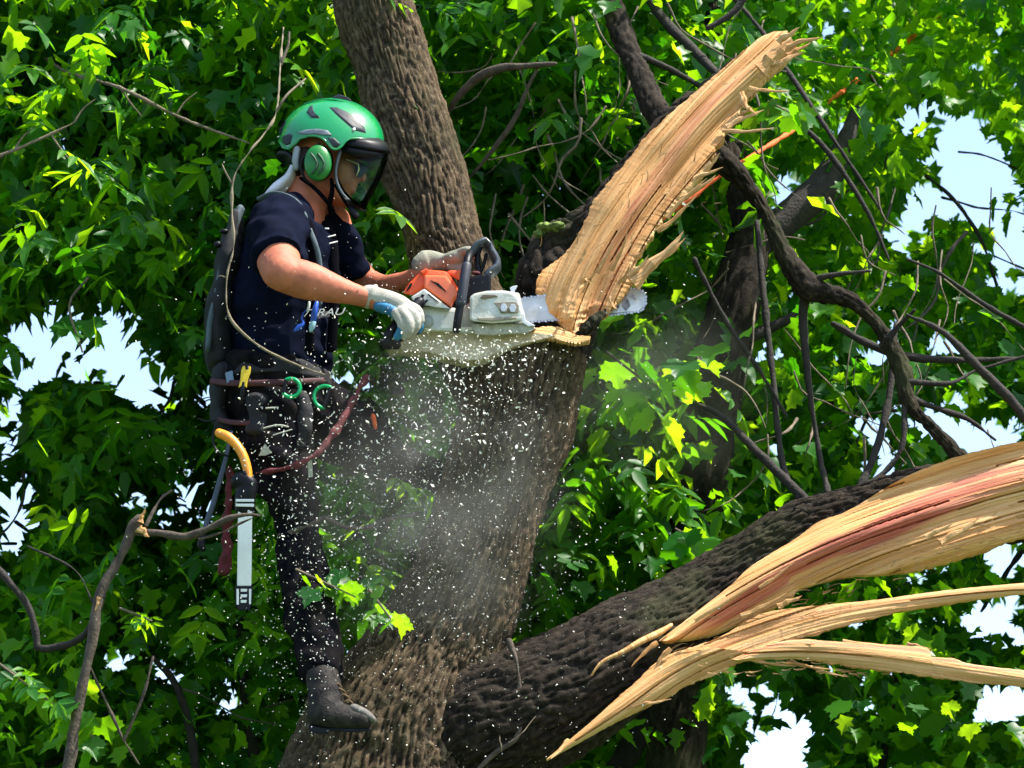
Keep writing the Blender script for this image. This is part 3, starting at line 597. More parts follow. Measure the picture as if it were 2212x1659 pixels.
def open_mask(P, gr0):
    u, v, d = projn(P); keep = np.ones(len(P), bool)
    for i, (a, b, ru, rv) in enumerate(HA):
        grow = gr0 if i < NH else gr0*.55
        keep &= (rng.random(len(P)) < (.04 if i < NH else 0)) | (((u-a)/(ru+grow))**2+((v-b)/(rv+grow))**2 > 1)
    return keep
def scatter(nclump, per, ur, vr, yr, spread, grow, dens=None):
    nc = nclump; u = rng.uniform(*ur, nc); v = rng.uniform(*vr, nc); y = rng.uniform(*yr, nc)
    if dens is not None:
        k = rng.uniform(0, 1, nc) < dens(u, v, y); u, v, y = u[k], v[k], y[k]; nc = len(u)
    C = np.array([W(a, b, c) for a, b, c in zip(u, v, y)])
    t = np.clip(rng.normal(.5, .30, nc), 0, 1)
    P = np.repeat(C, per, 0)+rng.normal(0, 1, (nc*per, 3))*np.array(spread)
    tt = np.clip(np.repeat(t, per)+rng.normal(0, .16, nc*per), 0, 1)
    k = open_mask(P, grow) if grow is not None else np.ones(len(P), bool)
    return P[k], tt[k]
def bg_tree(name, label, trunk, limbs, ur, vr, yr, ncl, seedpos, tmpl, size, parts=300, vis=None):
    b = W(*trunk[0][:3]); e = empty(name, (b.x, b.y, 0), label=label, category='tree')
    pts = UVP(trunk); f = pts[0]; pts = [(f[0], f[1], -.1, f[3]*1.5, f[3]*1.5), (f[0], f[1], 1.2, f[3]*1.15, f[3]*1.15)]+pts
    bark_tube('trunk', pts, BARKD, e, na=60, step=.03, amp=.01, la=.03, ls=.12, lump=.02, world=True)
    for l in limbs: br('limb', l, BARKT, e)
    P, t = scatter(ncl, 34, ur, vr, yr, (.16, .16, .13), 25)
    s = rng.uniform(*size, len(P))
    # the leaves that show largest are single parts
    u, v, d = projn(P); inside = (u > 0) & (u < 2212) & (v > 0) & (v < 1659)
    rank = np.where(inside, d-s*8+rng.uniform(0, .5, len(P)), 1e9); idx = np.argsort(rank)[:parts]
    rest = np.ones(len(P), bool); rest[idx] = False
    r_ = np.where(rest)[0]; a_, b_ = r_[::2], r_[1::2]
    leaf_mass('crown', [(P[a_], s[a_], t[a_], tmpl), (P[b_], s[b_]*(1.05 if tmpl is T_MAPLE else .6), t[b_], T_SIMPLE)], LEAF_S, e, kind='stuff')
    shoots(26, (max(ur[0], 0), min(ur[1], 2212)), (-100, 1500), (.85, 2.0), e, TWIGD, ln=(150, 420), r=(2, 5), down=False)
    X, Y, Z = leaf_frames(len(idx)); mes = [single_leaf(tmpl), single_leaf(T_SIMPLE if tmpl is T_MAPLE else tmpl)]
    for k, i in enumerate(idx):
        me = mes[k % 2]
        M = Matrix([[*(X[k]*s[i]), 0], [*(Y[k]*s[i]), 0], [*(Z[k]*s[i]*rng.uniform(.4, 1.8)), 0], [0, 0, 0, 1]]).transposed()
        M.translation = Vector(P[i])-e.location
        o = bpy.data.objects.new('leaf', me); COL.objects.link(o); o.parent = e; o.matrix_basis = M
    return e
_sl = {}
def single_leaf(tmpl):
    k = id(tmpl)
    if k not in _sl:
        me = bpy.data.meshes.new('leaf'); T, F = tmpl; me.from_pydata([tuple(p) for p in T], [], F)
        attrs(me, vein=[abs(p[0]) for p in T]); me.polygons.foreach_set('use_smooth', [True]*len(me.polygons)); me.materials.append(LEAF_O); me.update(); _sl[k] = me
    return _sl[k]
bg_tree('maple_tree', 'leafy green maple filling the left side behind the man in the green helmet',
        [(620, 1750, 2.6, 60), (600, 1300, 2.6, 55), (590, 900, 2.6, 50), (620, 400, 2.6, 42), (560, -100, 2.6, 34), (480, -500, 2.6, 22)],
        [[(590, 1000, 2.6, 22), (380, 960, 2.2, 14), (160, 950, 1.8, 7)], [(150, 380, 1.3, 9), (60, 480, 1.3, 14), (-80, 560, 1.3, 18)], [(0, 230, 1.2, 9), (85, 130, 1.2, 7), (110, 40, 1.2, 5)], [(270, 590, 2.5, 20), (400, 570, 2.0, 11), (560, 560, 1.6, 6)],
         [(40, 640, 1.2, 4), (130, 655, 1.1, 6), (240, 620, 1.1, 10), (420, 590, 1.2, 8)], [(300, 240, 2.5, 20), (480, 120, 2.0, 12), (600, 60, 1.5, 7)], [(560, 1190, 1.2, 4), (520, 1300, 1.3, 10), (530, 1500, 1.4, 14), (560, 1700, 1.4, 18)], [(300, 1500, 2.4, 20), (200, 1620, 1.8, 14), (60, 1660, 1.3, 10)],
         [(430, 1760, 1.0, 12), (415, 1600, 1.0, 12), (380, 1480, 1.0, 10), (330, 1420, 1.0, 7)]],
        (-800, 900), (-450, 2000), (.9, 4.2), 1500, 0, T_MAPLE, (.05, .095))
bg_tree('maple_tree', 'leafy green maple filling the right side behind the two torn limbs',
        [(1460, 1750, 1.0, 60), (1490, 1300, 1.0, 58), (1530, 950, .95, 58), (1575, 700, .9, 56), (1620, 520, .9, 48), (1600, 400, .9, 36), (1560, 260, 1.0, 22), (1540, -100, 1.2, 16)],
        [[(1600, 560, .9, 40), (1690, 480, .92, 46), (1770, 410, .95, 46), (1815, 330, 1.0, 30), (1850, 240, 1.1, 16)], [(1560, 760, .9, 24), (1650, 715, .9, 16), (1800, 640, .9, 10)], [(1480, 1100, 1.9, 16), (1340, 1290, 1.5, 12), (1240, 1150, 1.4, 24), (1190, 1060, 1.4, 18)],
         [(2000, 380, 1.4, 4), (2060, 430, 1.4, 6), (2120, 520, 1.4, 5), (2160, 640, 1.4, 4)], [(1530, 1000, 1.9, 20), (1700, 900, 2.1, 14), (1900, 860, 2.2, 8)], [(1900, 1700, 1.5, 12), (1930, 1500, 1.5, 9), (1960, 1420, 1.5, 6)], [(2212, 1180, 1.5, 8), (2160, 1260, 1.5, 6), (2120, 1320, 1.5, 4)],
         [(1310, 1700, 1.2, 30), (1395, 1560, 1.3, 34), (1420, 1480, 1.3, 30), (1430, 1400, 1.3, 26)]],
        (1050, 2950), (-450, 2000), (.9, 4.2), 1650, 0, T_MAPLE, (.05, .095))
bg_tree('boxelder_tree', 'smaller tree with narrow drooping leaflets behind the upright trunk and helmet',
        [(1000, 1750, 3.4, 40), (1010, 1200, 3.4, 36), (1060, 600, 3.3, 30), (1080, 100, 3.2, 24), (1100, -400, 3.2, 16)],
        [[(1060, 700, 3.3, 14), (900, 600, 2.4, 8), (760, 640, 1.8, 4)], [(1080, 300, 3.2, 14), (1200, 240, 2.4, 8), (1320, 260, 1.8, 4)]],
        (-100, 1500), (-400, 1300), (.75, 3.0), 620, 0, T_COMP, (.11, .19), parts=300)
# far woodland that closes the view behind these trees, and unseen leaves above the frame, added to shade and dapple
P, t = scatter(760, 34, (-1400, 3600), (-650, 2700), (5.0, 9.0), (.42, .42, .34), 26)
leaf_mass('woodland_foliage', [(P, rng.uniform(.11, .18, len(P)), t*.8, T_SIMPLE)], LEAF_F, kind='stuff')
P, t = scatter(60, 26, (-700, 3000), (-1300, -350), (1.8, 4.5), (.3, .3, .2), None)
leaf_mass('shade_canopy_foliage', [(P, rng.uniform(.09, .15, len(P)), t, T_SIMPLE)], LEAF_S, kind='stuff')
# leaf sprays in front of the timber
def spray(label, u, v, y, n, su, sv, size, tmpl, twig=None, ang=None):
    e = empty('leafy_twig', W(u, v, y), label=label, category='twig')
    tube('stem', twig or [(u-su, v-sv, y, 3), (u, v, y, 2.5), (u+su*.7, v+sv*.7, y, 1.5)], TWIG, e, na=6)
    X, Y, Z = leaf_frames(n, .9); me = single_leaf(tmpl)
    for k in range(n):
        s = rnd.uniform(*size); M = Matrix([[*(X[k]*s), 0], [*(Y[k]*s), 0], [*(Z[k]*s), 0], [0, 0, 0, 1]]).transposed()
        M.translation = W(u+rnd.gauss(0, su*.6), v+rnd.gauss(0, sv*.6), y+rnd.gauss(0, .05))-e.location
        o = bpy.data.objects.new('leaf', me); COL.objects.link(o); o.parent = e; o.matrix_basis = M
spray('pale leaf spray hanging in the sawdust left of the thick trunk', 715, 1265, -.22, 11, 75, 35, (.05, .085), T_MAPLE)
spray('leaf spray with curled leaves beside the thick trunk, right of the pale spray', 828, 1315, -.20, 8, 30, 40, (.05, .08), T_MAPLE)
spray('light green drooping leaves at the left edge below the bare branch bend', 60, 1480, -.3, 16, 80, 60, (.07, .12), T_COMP)
spray('light green leaves hanging just left of the lower bare branch', 180, 1560, -.3, 12, 30, 50, (.07, .11), T_MAPLE)
spray('small leaves touching the bare branch below its bend', 300, 1330, -.35, 7, 40, 16, (.05, .08), T_COMP)
spray('broad dark leaves hanging into the sky gap left of the man', 175, 690, .5, 5, 25, 18, (.09, .12), T_MAPLE, [(190, 600, .5, 3), (150, 660, .5, 3), (178, 760, .5, 2)])
spray('leaves hanging over the splintered wood tip at upper right', 1700, 240, -.02, 7, 40, 20, (.07, .11), T_MAPLE)
spray('small leaves behind the collar of the man', 750, 555, .45, 8, 40, 30, (.09, .12), T_COMP)
spray('dusty leaves hanging under the saw bar tip', 1400, 830, .35, 22, 90, 70, (.09, .14), T_MAPLE)
spray('bright yellow green leaf cluster above the lower torn limb', 1500, 1165, .4, 6, 40, 22, (.09, .13), T_MAPLE)
# ---------------------------------------------------------------- the man
pz = W(600, 1330, 0)
man = empty('person', pz, label='man in green helmet, black shirt and work gloves cutting with a chainsaw', category='person')
fold = lambda k, a: (lambda x, y, z: a*(noise.noise(Vector((x*7+k, y*7, z*16+x*9)))+.5*noise.noise(Vector((x*22+k, y*22, z*30)))))
blob('body', [
    # neck and head
    limb((640, 505, 0, 62, 60), (655, 455, 0, 50, 46), (668, 405, 0, 45, 42), (690, 375, 0, 46, 44)),
    ell(700, 338, 0, 72, 72, 58), ell(738, 372, 0, 40, 60, 47), limb((700, 405, 0, 26, 44), (728, 425, 0, 20, 36), (750, 434, 0, 13, 20)), ell(751, 436, 0, 12, 13, 17),
    limb((772, 350, 0, 8, 7), (780, 370, 0, 8, 7), (785, 384, 0, 8, 9)), ell(783, 388, 0, 8, 6, 13), ell(763, 405, 0, 9, 5, 17), ell(761, 414, 0, 8, 5, 16), ell(745, 386, -.035, 20, 18, 14), ell(745, 386, .035, 20, 18, 14), ell(770, 338, 0, 11, 9, 36),
    # near arm
    limb((604, 500, -.17, 44), (598, 535, -.25, 48, 46), (606, 580, -.335, 46, 44), (618, 594, -.35, 42, 40)), ell(604, 598, -.345, 30, 24, 30),
    limb((606, 590, -.345, 40, 38), (645, 602, -.34, 42, 40), (680, 611, -.335, 40, 36), (720, 623, -.325, 32, 31), (760, 634, -.315, 25, 25), (800, 646, -.30, 20, 22), (835, 655, -.30, 20, 22)),
    # far arm
    limb((715, 480, .12, 44), (755, 555, .18, 30), (782, 592, .22, 27), (800, 612, .22, 25)), limb((790, 603, .22, 25), (830, 618, .16, 25), (870, 608, .10, 21), (915, 588, .05, 18), (940, 575, .05, 17)),
    # trunk inside the clothes
    limb((632, 500, 0, 70, 90), (620, 620, 0, 85, 100), (600, 780, 0, 88, 95))], SKIN, man, voxel=.0042, smooth=5, disp=lambda x, y, z: .0025*noise.noise(Vector((x*14, y*14, z*14)))+.0007*noise.noise(Vector((x*60, y*60, z*60))))
shirt = blob('t_shirt', [
    limb((652, 462, 0, 44, 62), (640, 474, 0, 72, 112), (630, 500, 0, 96, 140), (626, 530, 0, 108, 146), (622, 600, 0, 112, 134), (612, 680, 0, 112, 124), (603, 760, 0, 112, 118), (598, 805, 0, 112, 116), caps='flat'),
    limb((622, 470, -.05, 56, 60), (606, 486, -.14, 68, 66), (600, 520, -.21, 66, 66), (600, 548, -.285, 60, 62), (602, 560, -.31, 58, 60), caps='flat'),
    limb((690, 478, .10, 42, 50), (730, 520, .15, 44, 46), (764, 575, .20, 34, 36), (770, 585, .21, 34, 36), caps='flat')], SHIRT, man, voxel=.005, smooth=6, disp=fold(3, .016))
blob('trousers', [
    limb((598, 795, 0, 118, 112), (592, 850, 0, 122, 112), (600, 900, 0, 112, 110), caps='flat'),
    limb((580, 860, -.07, 86, 70), (600, 950, -.08, 84, 68), (622, 1050, -.08, 66, 60), (640, 1140, -.07, 54, 52), (650, 1220, -.09, 50, 48), (664, 1310, -.14, 54, 52), (678, 1380, -.2, 50, 48), (692, 1440, -.25, 44, 44)),
    limb((650, 870, .06, 86, 66), (735, 920, .06, 78, 62), (800, 962, .08, 64, 56), (838, 992, .14, 46, 50), (890, 1012, .26, 32, 42), (970, 1050, .38, 30, 38), (985, 1090, .38, 30, 34))], TROUS, man, voxel=.006, smooth=5, disp=fold(9, .020))
BOOT = mat('boot_leather', (.008, .007, .007), .7, dirt=(.045, .036, .030), scale=34, bump=.7, bscale=120, spec=.2)
bt = blob('boot', [limb((690, 1420, -.24, 38, 38), (700, 1480, -.28, 37, 38), (706, 1530, -.3, 38, 38)), limb((694, 1548, -.3, 30, 34), (735, 1548, -.31, 29, 34), (785, 1558, -.32, 20, 28))], BOOT, man, voxel=.005, disp=fold(4, .006))
blob('toe_guard', [limb((765, 1532, -.32, 12, 22), (790, 1545, -.32, 12, 22), (806, 1556, -.32, 8, 18))], mat('boot_dusty', (.13, .115, .10), .8, var=.4, scale=60), bt, voxel=.004)
prism('sole', [(666, 1566), (700, 1573), (760, 1573), (800, 1574), (804, 1579), (760, 1582), (740, 1582), (735, 1578), (712, 1579), (710, 1586), (668, 1583)], -.335, -.265, BLACK, bt, bev=.003)
for k in range(5): tube('lace', [(716+k*9, 1478+k*13, -.30-.006*k, 2), (728+k*9, 1474+k*13, -.325, 2.4), (738+k*9, 1486+k*13, -.30, 2)], mat('lace', (.12, .07, .03), .8), bt, na=6)
bt = blob('boot', [limb((970, 1090, .34, 36, 36), (1000, 1130, .38, 36, 36)), limb((1000, 1140, .38, 30, 32), (1040, 1142, .38, 26, 28))], BOOT, man, voxel=.005)
# gloves: near hand closed round the rear handle
blob('glove', [limb((797, 641, -.30, 26, 25), (812, 645, -.30, 24, 24), (838, 652, -.30, 24, 27), (862, 664, -.30, 26, 32), (878, 674, -.30, 24, 30)),
    limb((884, 662, -.318, 12), (902, 672, -.325, 11), (908, 692, -.325, 10), (900, 706, -.31, 9)),
    limb((876, 668, -.335, 12), (894, 682, -.342, 12), (900, 704, -.34, 10), (890, 718, -.325, 9)),
    limb((866, 672, -.345, 12), (882, 692, -.355, 11), (884, 714, -.35, 10), (874, 726, -.335, 9)),
    limb((856, 676, -.345, 11), (868, 698, -.352, 10), (868, 716, -.345, 9), (860, 724, -.33, 8)),
    limb((800, 640, -.30, 28, 27), (805, 642, -.30, 28, 27), caps='flat')], GLOVE, man, voxel=.0028, smooth=3, disp=fold(5, .0022))
blob('glove_palm', [limb((818, 663, -.315, 12, 14), (840, 668, -.326, 13, 14), (862, 682, -.335, 13, 13)), limb((850, 674, -.328, 12), (868, 690, -.345, 12), (867, 712, -.348, 10), (858, 728, -.335, 9)), limb((896, 690, -.312, 8), (908, 700, -.312, 9), (906, 714, -.308, 7))], GLOVEB, man, voxel=.0028, smooth=3)
# far hand over the front handle
blob('glove', [limb((914, 572, .05, 27, 26), (920, 568, .05, 29, 27), (934, 566, .05, 25, 24), (962, 568, .03, 20, 22), (985, 562, .0, 22, 28), (1000, 556, -.02, 20, 28)),
    limb((990, 548, -.03, 11), (1012, 542, -.06, 11), (1028, 552, -.075, 10), (1030, 566, -.06, 9)), limb((992, 556, -.01, 11), (1016, 550, -.03, 11), (1032, 560, -.045, 10), (1032, 574, -.03, 9)),
    limb((990, 562, .02, 11), (1012, 558, .01, 11), (1028, 568, .0, 10), (1026, 580, .01, 9)), limb((985, 568, .04, 10), (1006, 568, .04, 10), (1020, 578, .035, 9), (1016, 588, .04, 8)),
    limb((975, 578, -.01, 11), (995, 582, -.03, 10), (1010, 576, -.05, 9))], mat('glove_knit_olive', (.30, .30, .24), .85, dirt=(.17, .17, .11), scale=22, bump=.8, bscale=420), man, voxel=.0028, smooth=3, disp=fold(5, .002))
# white neck cloth, hair
blob('neck_cloth', [limb((640, 362, .0, 10, 46), (626, 392, .0, 16, 50), (606, 412, .0, 17, 48), (584, 426, .0, 12, 44), (574, 430, 0, 6, 30), caps='dome')], CLOTHW, man, voxel=.004, smooth=3, disp=lambda x, y, z: .006*noise.noise(Vector((x*20, y*40, z*20))))
blob('hair', [ell(672, 350, 0, 40, 46, 56)], HAIR, man, voxel=.004)
# helmet
HU, HV, RU, RV, RY, HY = 716, 306, 113, 94, .125, 0.0
RIM = np.array([(600, 292), (604, 306), (612, 318), (624, 322), (636, 312), (648, 299), (668, 293), (690, 294), (704, 304), (716, 320), (727, 323), (737, 317), (748, 303), (762, 298), (795, 300), (832, 308)])
def rimv(u): return np.interp(u, RIM[:, 0], RIM[:, 1])
def dome_pt(u, v, lift=0.0, back=False):
    a = (u-HU)/RU; b = (HV-v)/RV; c = math.sqrt(max(0.0, 1-a*a-b*b)); k = 1+lift
    p = W(HU+RU*a*k, HV-RV*b*k, HY); p.y += (1 if back else -1)*RY*c*k
    p2 = W(HU+RU*a*k, HV-RV*b*k, p.y); return p2
V, F = [], []; na, nk = 96, 30
for j in range(na):
    ph = 2*math.pi*j/na
    tm = math.pi/2
    for tt in np.linspace(.5, 1.75, 90):
        u = HU+RU*math.sin(min(tt, 1.62))*math.cos(ph); v = HV-RV*math.cos(tt)
        if v >= rimv(u): tm = tt; break
    for k in range(nk+1):
        th = tm*k/nk; st_ = math.sin(min(th, 1.62)); rr = 1
        y = HY-RY*st_*math.sin(ph)*rr; V.append(W(HU+RU*st_*math.cos(ph)*rr, HV-RV*math.cos(th)*rr, y))
for j in range(na):
    for k in range(nk):
        a = j*(nk+1)+k; b = ((j+1) % na)*(nk+1)+k; F.append((a, a+1, b+1, b))
hel = mk('helmet', V, F, GREEN, man)
so = hel.modifiers.new('t', 'SOLIDIFY'); so.thickness = .002; so.offset = 0
rimp = [hel.data.vertices[j*(nk+1)+nk].co.copy() for j in range(na)]; rimp.append(rimp[0])
mk('rim', *sweep([(p.x, p.y, p.z, .0035, .0035) for p in rimp], .006, 8, 'flat')[:2], GREEN, hel)
def patch(name, poly, m, lift=.03, parent=hel, depth=.004, both=True):
    cx = sum(p[0] for p in poly)/len(poly); cv = sum(p[1] for p in poly)/len(poly); Q = []
    for i in range(len(poly)):
        a, b = poly[i], poly[(i+1) % len(poly)]
        for s in (0, .25, .5, .75): Q.append((a[0]+(b[0]-a[0])*s, a[1]+(b[1]-a[1])*s))
    for bk in ((False, True) if both else (False,)):
        V = [dome_pt(cx, cv, lift, bk)]; F = []; n = len(Q)
        for r in (.3, .55, .8, 1.0):
            for q in Q: V.append(dome_pt(cx+(q[0]-cx)*r, cv+(q[1]-cv)*r, lift if r < 1 else -.01, bk))
        for j in range(n): F.append((0, 1+j, 1+(j+1) % n))
        for r in range(3):
            for j in range(n): a = 1+r*n+j; b = 1+r*n+(j+1) % n; F.append((a, a+n, b+n, b))
        mk(name, V, F, m, parent)
Z = lambda *p: [(548.6+x*.1819, 192+y*.1819) for x, y in p]
patch('vent', Z((865, 205), (960, 205), (1100, 265), (1230, 370), (1330, 470), (1350, 545), (1200, 505), (1100, 420), (960, 300)), GREYD)
patch('vent', Z((660, 205), (700, 190), (705, 250), (740, 310), (800, 355), (690, 355), (620, 280)), GREYD)
patch('side_trim', Z((345, 560), (430, 520), (470, 545), (440, 660), (380, 680), (340, 640)), GREYD)
patch('side_trim', Z((480, 520), (620, 480), (760, 470), (890, 490), (950, 560), (860, 555), (700, 535), (560, 545)), mat('grey_trim', (.10, .12, .14), .4, var=.4, scale=50))
patch('side_trim', Z((860, 570), (950, 575), (1035, 660), (985, 705), (940, 690)), GREYD)
patch('light_reflector', Z((1160, 470), (1190, 460), (1200, 490), (1175, 505)), WHITE, lift=.045)
prism('clip', Z((300, 480), (375, 375), (385, 470), (345, 540), (305, 545)), -.03, .03, BLACK, hel)
prism('clip', Z((940, 90), (1000, 65), (1100, 90), (1160, 135), (1150, 165), (1040, 130), (930, 115)), -.02, .02, GREYD, hel)
tube('seam', [(HU-60, 225, -.02, 1.5), (HU-20, 214, -.04, 1.5), (HU+30, 222, -.045, 1.5), (HU+80, 256, -.035, 1.5), (HU+104, 292, -.02, 1.5)], GREEN, hel, na=6)
# peak and visor
pk = []
prism_poly = Z((1100, 600), (1200, 575), (1350, 590), (1480, 635), (1560, 700), (1610, 765), (1600, 830), (1480, 880), (1340, 870), (1300, 780), (1180, 690), (1060, 720))
def curved_sheet(name, rows, m, parent, yw, thick=.003, n=24, pw=2.0):
    "rows of (u_side, v_side, u_front, v_front): sheet wrapping round the face from the near side to the far side"
    V, F = [], []; R = len(rows)
    for (us, vs, uf, vf) in rows:
        for j in range(n+1):
            a = -1+2*j/n; c = max(0.0, 1-abs(a)**pw)**(1/pw); q = W(us+(uf-us)*c, vs+(vf-vs)*c, yw*a); V.append(q)
    for i in range(R-1):
        for j in range(n): a = i*(n+1)+j; F.append((a, a+1, a+n+2, a+n+1))
    o = mk(name, V, F, m, parent); s = o.modifiers.new('t', 'SOLIDIFY'); s.thickness = thick; return o
curved_sheet('peak', [(744, 300, 822, 300), (742, 304, 834, 314), (742, 309, 842, 326), (742, 314, 838, 330)], BLACK, hel, .112, .004, pw=2.4)
curved_sheet('peak_lining', [(742, 312, 836, 330), (736, 320, 828, 342), (740, 328, 800, 352)], BLACK, hel, .108, .004, pw=2.4)
vis = curved_sheet('visor', [(738, 318, 838, 332), (728, 345, 836, 348), (724, 375, 826, 378), (730, 402, 812, 405), (745, 425, 799, 430), (768, 444, 788, 454)], VISOR, man, .098, .0016, pw=2.4)
for sgn in (-1, 1):
    tube('frame', [(758, 306, .098*sgn, 5), (738, 322, .102*sgn, 4.5), (729, 348, .102*sgn, 4), (725, 375, .1*sgn, 3.5), (729, 398, .1*sgn, 3.5), (741, 420, .098*sgn, 3), (760, 438, .09*sgn, 3.5), (782, 452, .06*sgn, 4)], mat('visor_frame', (.05, .065, .075), .4, var=.3), vis, na=8)
tube('lower_edge', [(745, 430, -.098, 3), (765, 443, -.085, 4), (783, 453, -.05, 4), (789, 456, 0, 3), (783, 453, .05, 3)], BLACK, vis, na=8)
blob('microphone', [limb((756, 440, -.075, 4), (762, 455, -.08, 9), (768, 466, -.08, 9))], BLACK, man, voxel=.0025)
# ear defender
ear = blob('ear_defender', [ell(687, 352, -.118, 31, 42, 16), ell(687, 352, -.10, 29, 40, 22)], GREENM, man, voxel=.0025, smooth=8)
blob('cushion', [ell(689, 352, -.085, 33, 43, 16)], BLACK, ear, voxel=.003)
for dx in (0, 15):
    tube('groove', [(672+dx, 332, -.141, 2.6), (682+dx, 345, -.1425, 3), (686+dx, 356, -.142, 3), (680+dx, 368, -.1405, 3), (673+dx, 376, -.138, 2.4)], mat('groove_dark', (.005, .05, .015), .6), ear, na=6)
tube('ear_wire', [(690, 310, -.115, 3), (664, 330, -.118, 3), (650, 352, -.11, 3.5), (655, 380, -.105, 3), (668, 395, -.1, 3)], BLACK, man, na=8)
tube('adjuster', [(642, 322, -.09, 7), (638, 345, -.092, 8), (640, 362, -.09, 7)], mat('grey_plastic', (.22, .25, .26), .5), man, na=8)
blob('nape_pad', [limb((605, 338, 0, 9, 30), (625, 345, 0, 11, 50), (640, 365, 0, 14, 58), (648, 385, 0, 10, 50))], BLACK, man, voxel=.004)
for P in ([(650, 385, -.085, 4), (678, 405, -.09, 4.5), (700, 428, -.07, 5), (716, 448, -.05, 5), (720, 458, -.03, 5)], [(716, 388, -.085, 4), (718, 410, -.08, 5), (712, 440, -.055, 6), (716, 462, -.03, 6)], [(724, 400, -.085, 3), (738, 425, -.06, 3), (752, 446, -.03, 3.5), (756, 448, 0, 3.5)]):
    tube('chin_strap', P, WEB, man, na=8)
# sunglasses
sg = prism('sunglasses', [(768, 352), (776, 349), (795, 362), (790, 372), (778, 384), (771, 382), (768, 368)], -.055, -.012, LENS, man, bev=.004)
tube('temple_arm', [(748, 344, -.075, 1.6), (762, 350, -.068, 1.8), (777, 357, -.058, 2), (774, 370, -.058, 1.8), (770, 380, -.056, 1.2)], GOLD, sg, na=6)
prism('lens', [(772, 352), (780, 350), (797, 363), (792, 372), (780, 383)], .012, .055, LENS, sg, bev=.004)
# harness and pack
har = tube('harness_strap', [(570, 432, -.06, 6, 20), (590, 424, -.10, 6, 20), (615, 424, -.14, 5, 20), (640, 436, -.15, 5, 20), (655, 455, -.155, 5, 18), (662, 475, -.17, 5, 18)], WEBG, man, na=12)
band('harness_strap', [(668, 495, -.185, 6), (680, 525, -.195, 6), (688, 555, -.19, 6), (692, 600, -.18, 6), (690, 660, -.17, 6)], WEBG, man, .004)
band('harness_strap', [(662, 470, -.165, 9), (674, 510, -.185, 10), (676, 560, -.18, 10), (672, 640, -.17, 10), (668, 760, -.15, 10)], WEB, man, .004)
band('harness_strap', [(706, 480, -.03, 12), (716, 520, -.08, 13), (720, 560, -.09, 12), (722, 640, -.09, 11), (716, 760, -.08, 11)], WEB, man, .01)
for P in ([(708, 512, -.105, 1.6), (724, 508, -.1, 1.6)], [(712, 526, -.11, 1.6), (728, 522, -.1, 1.6)], [(703, 494, -.1, 2), (709, 494, -.1, 2)]): tube('reflective_mark', P, WHITE, man, na=6)
pack = blob('back_pack', [limb((512, 470, 0, 14, 60), (500, 540, 0, 24, 74), (482, 640, 0, 30, 80), (472, 720, 0, 32, 80), (476, 780, 0, 32, 72))], mat('pack_cloth', (.003, .0035, .006), .85, bump=.5, bscale=300), man, voxel=.005, smooth=5, disp=fold(2, .01))
band('edge_trim', [(520, 455, -.03, 10), (505, 490, -.05, 10), (482, 560, -.06, 6), (466, 640, -.07, 6), (455, 700, -.08, 8), (449, 760, -.08, 6)], WEBG, pack, .03)
blob('pack_buckle', [ell(484, 500, -.09, 11, 6, 8), ell(470, 528, -.09, 9, 8, 8)], BLACK, man, voxel=.0025)
# belt with padded saddle
blob('work_belt', [limb((596, 800, 0, 122, 116), (594, 835, 0, 126, 120), caps='flat'), limb((480, 800, -.05, 20, 40), (470, 880, -.05, 18, 40), (490, 930, -.06, 16, 30)), limb((650, 850, -.14, 14, 10), (660, 900, -.15, 16, 10), (650, 960, -.15, 14, 10)), limb((560, 860, -.15, 26, 12), (555, 930, -.16, 24, 12))], mat('belt_cloth', (.003, .0035, .006), .8, bump=.6, bscale=260), man, voxel=.005, smooth=3, disp=fold(12, .012))
band('belt_strap', [(455, 822, -.10, 6), (480, 826, -.13, 7), (520, 828, -.165, 7), (600, 826, -.175, 7), (700, 822, -.13, 7)], mat('belt_trim', (.045, .006, .008), .7), man, .004)
band('belt_strap', [(470, 905, -.10, 5), (500, 912, -.14, 6), (540, 914, -.17, 6)], mat('belt_trim', (.045, .006, .008), .7), man, .004)
prism('belt_buckle', [(486, 805), (502, 800), (506, 824), (490, 828)], -.15, -.135, mat('blue_grey_metal', (.12, .18, .24), .4, metal=.5), man)
prism('belt_patch', [(558, 985), (572, 958), (588, 978), (574, 984)], -.19, -.18, mat('tan_patch', (.30, .32, .24), .8), man)
prism('belt_buckle', [(664, 990), (674, 990), (676, 1030), (666, 1032)], -.2, -.19, mat('tan_patch', (.30, .32, .24), .8), man)
for P in ([(570, 925, -.2, 2), (600, 918, -.2, 2), (622, 922, -.19, 2)], [(575, 882, -.2, 2), (600, 880, -.2, 2)], [(590, 940, -.2, 1.5), (630, 928, -.2, 1.5)]): tube('stitching', P, mat('pale_stitch', (.35, .36, .30), .8), man, na=6)
# shirt print: slanted white letters below the near forearm, small grey plate under them
fc = bpy.data.curves.new('print', 'FONT'); fc.body = '/TRAU'; fc.size = .038; fc.extrude = .0006; fc.shear = .35
ft = bpy.data.objects.new('print_work', fc); COL.objects.link(ft); dg = bpy.context.evaluated_depsgraph_get(); dg.update()
fm = bpy.data.meshes.new_from_object(ft.evaluated_get(dg)); bpy.data.objects.remove(ft)
fm.name = 'shirt_print'; fm.materials.clear(); fm.materials.append(WHITE)
fo = bpy.data.objects.new('shirt_print', fm); link(fo, None); p = W(656, 684, -.178); fo.matrix_world = Matrix.Translation(p)@Matrix.Rotation(math.radians(90), 4, 'X')@Matrix.Rotation(math.radians(3), 4, 'Z')@Matrix.Diagonal((1.05, .8, 1, 1))
fo.parent = man; fo.matrix_parent_inverse = man.matrix_basis.inverted()
prism('print_plate', [(684, 676), (712, 672), (713, 684), (684, 688)], -.178, -.175, mat('grey_print', (.16, .13, .14), .8), man, bev=.001)

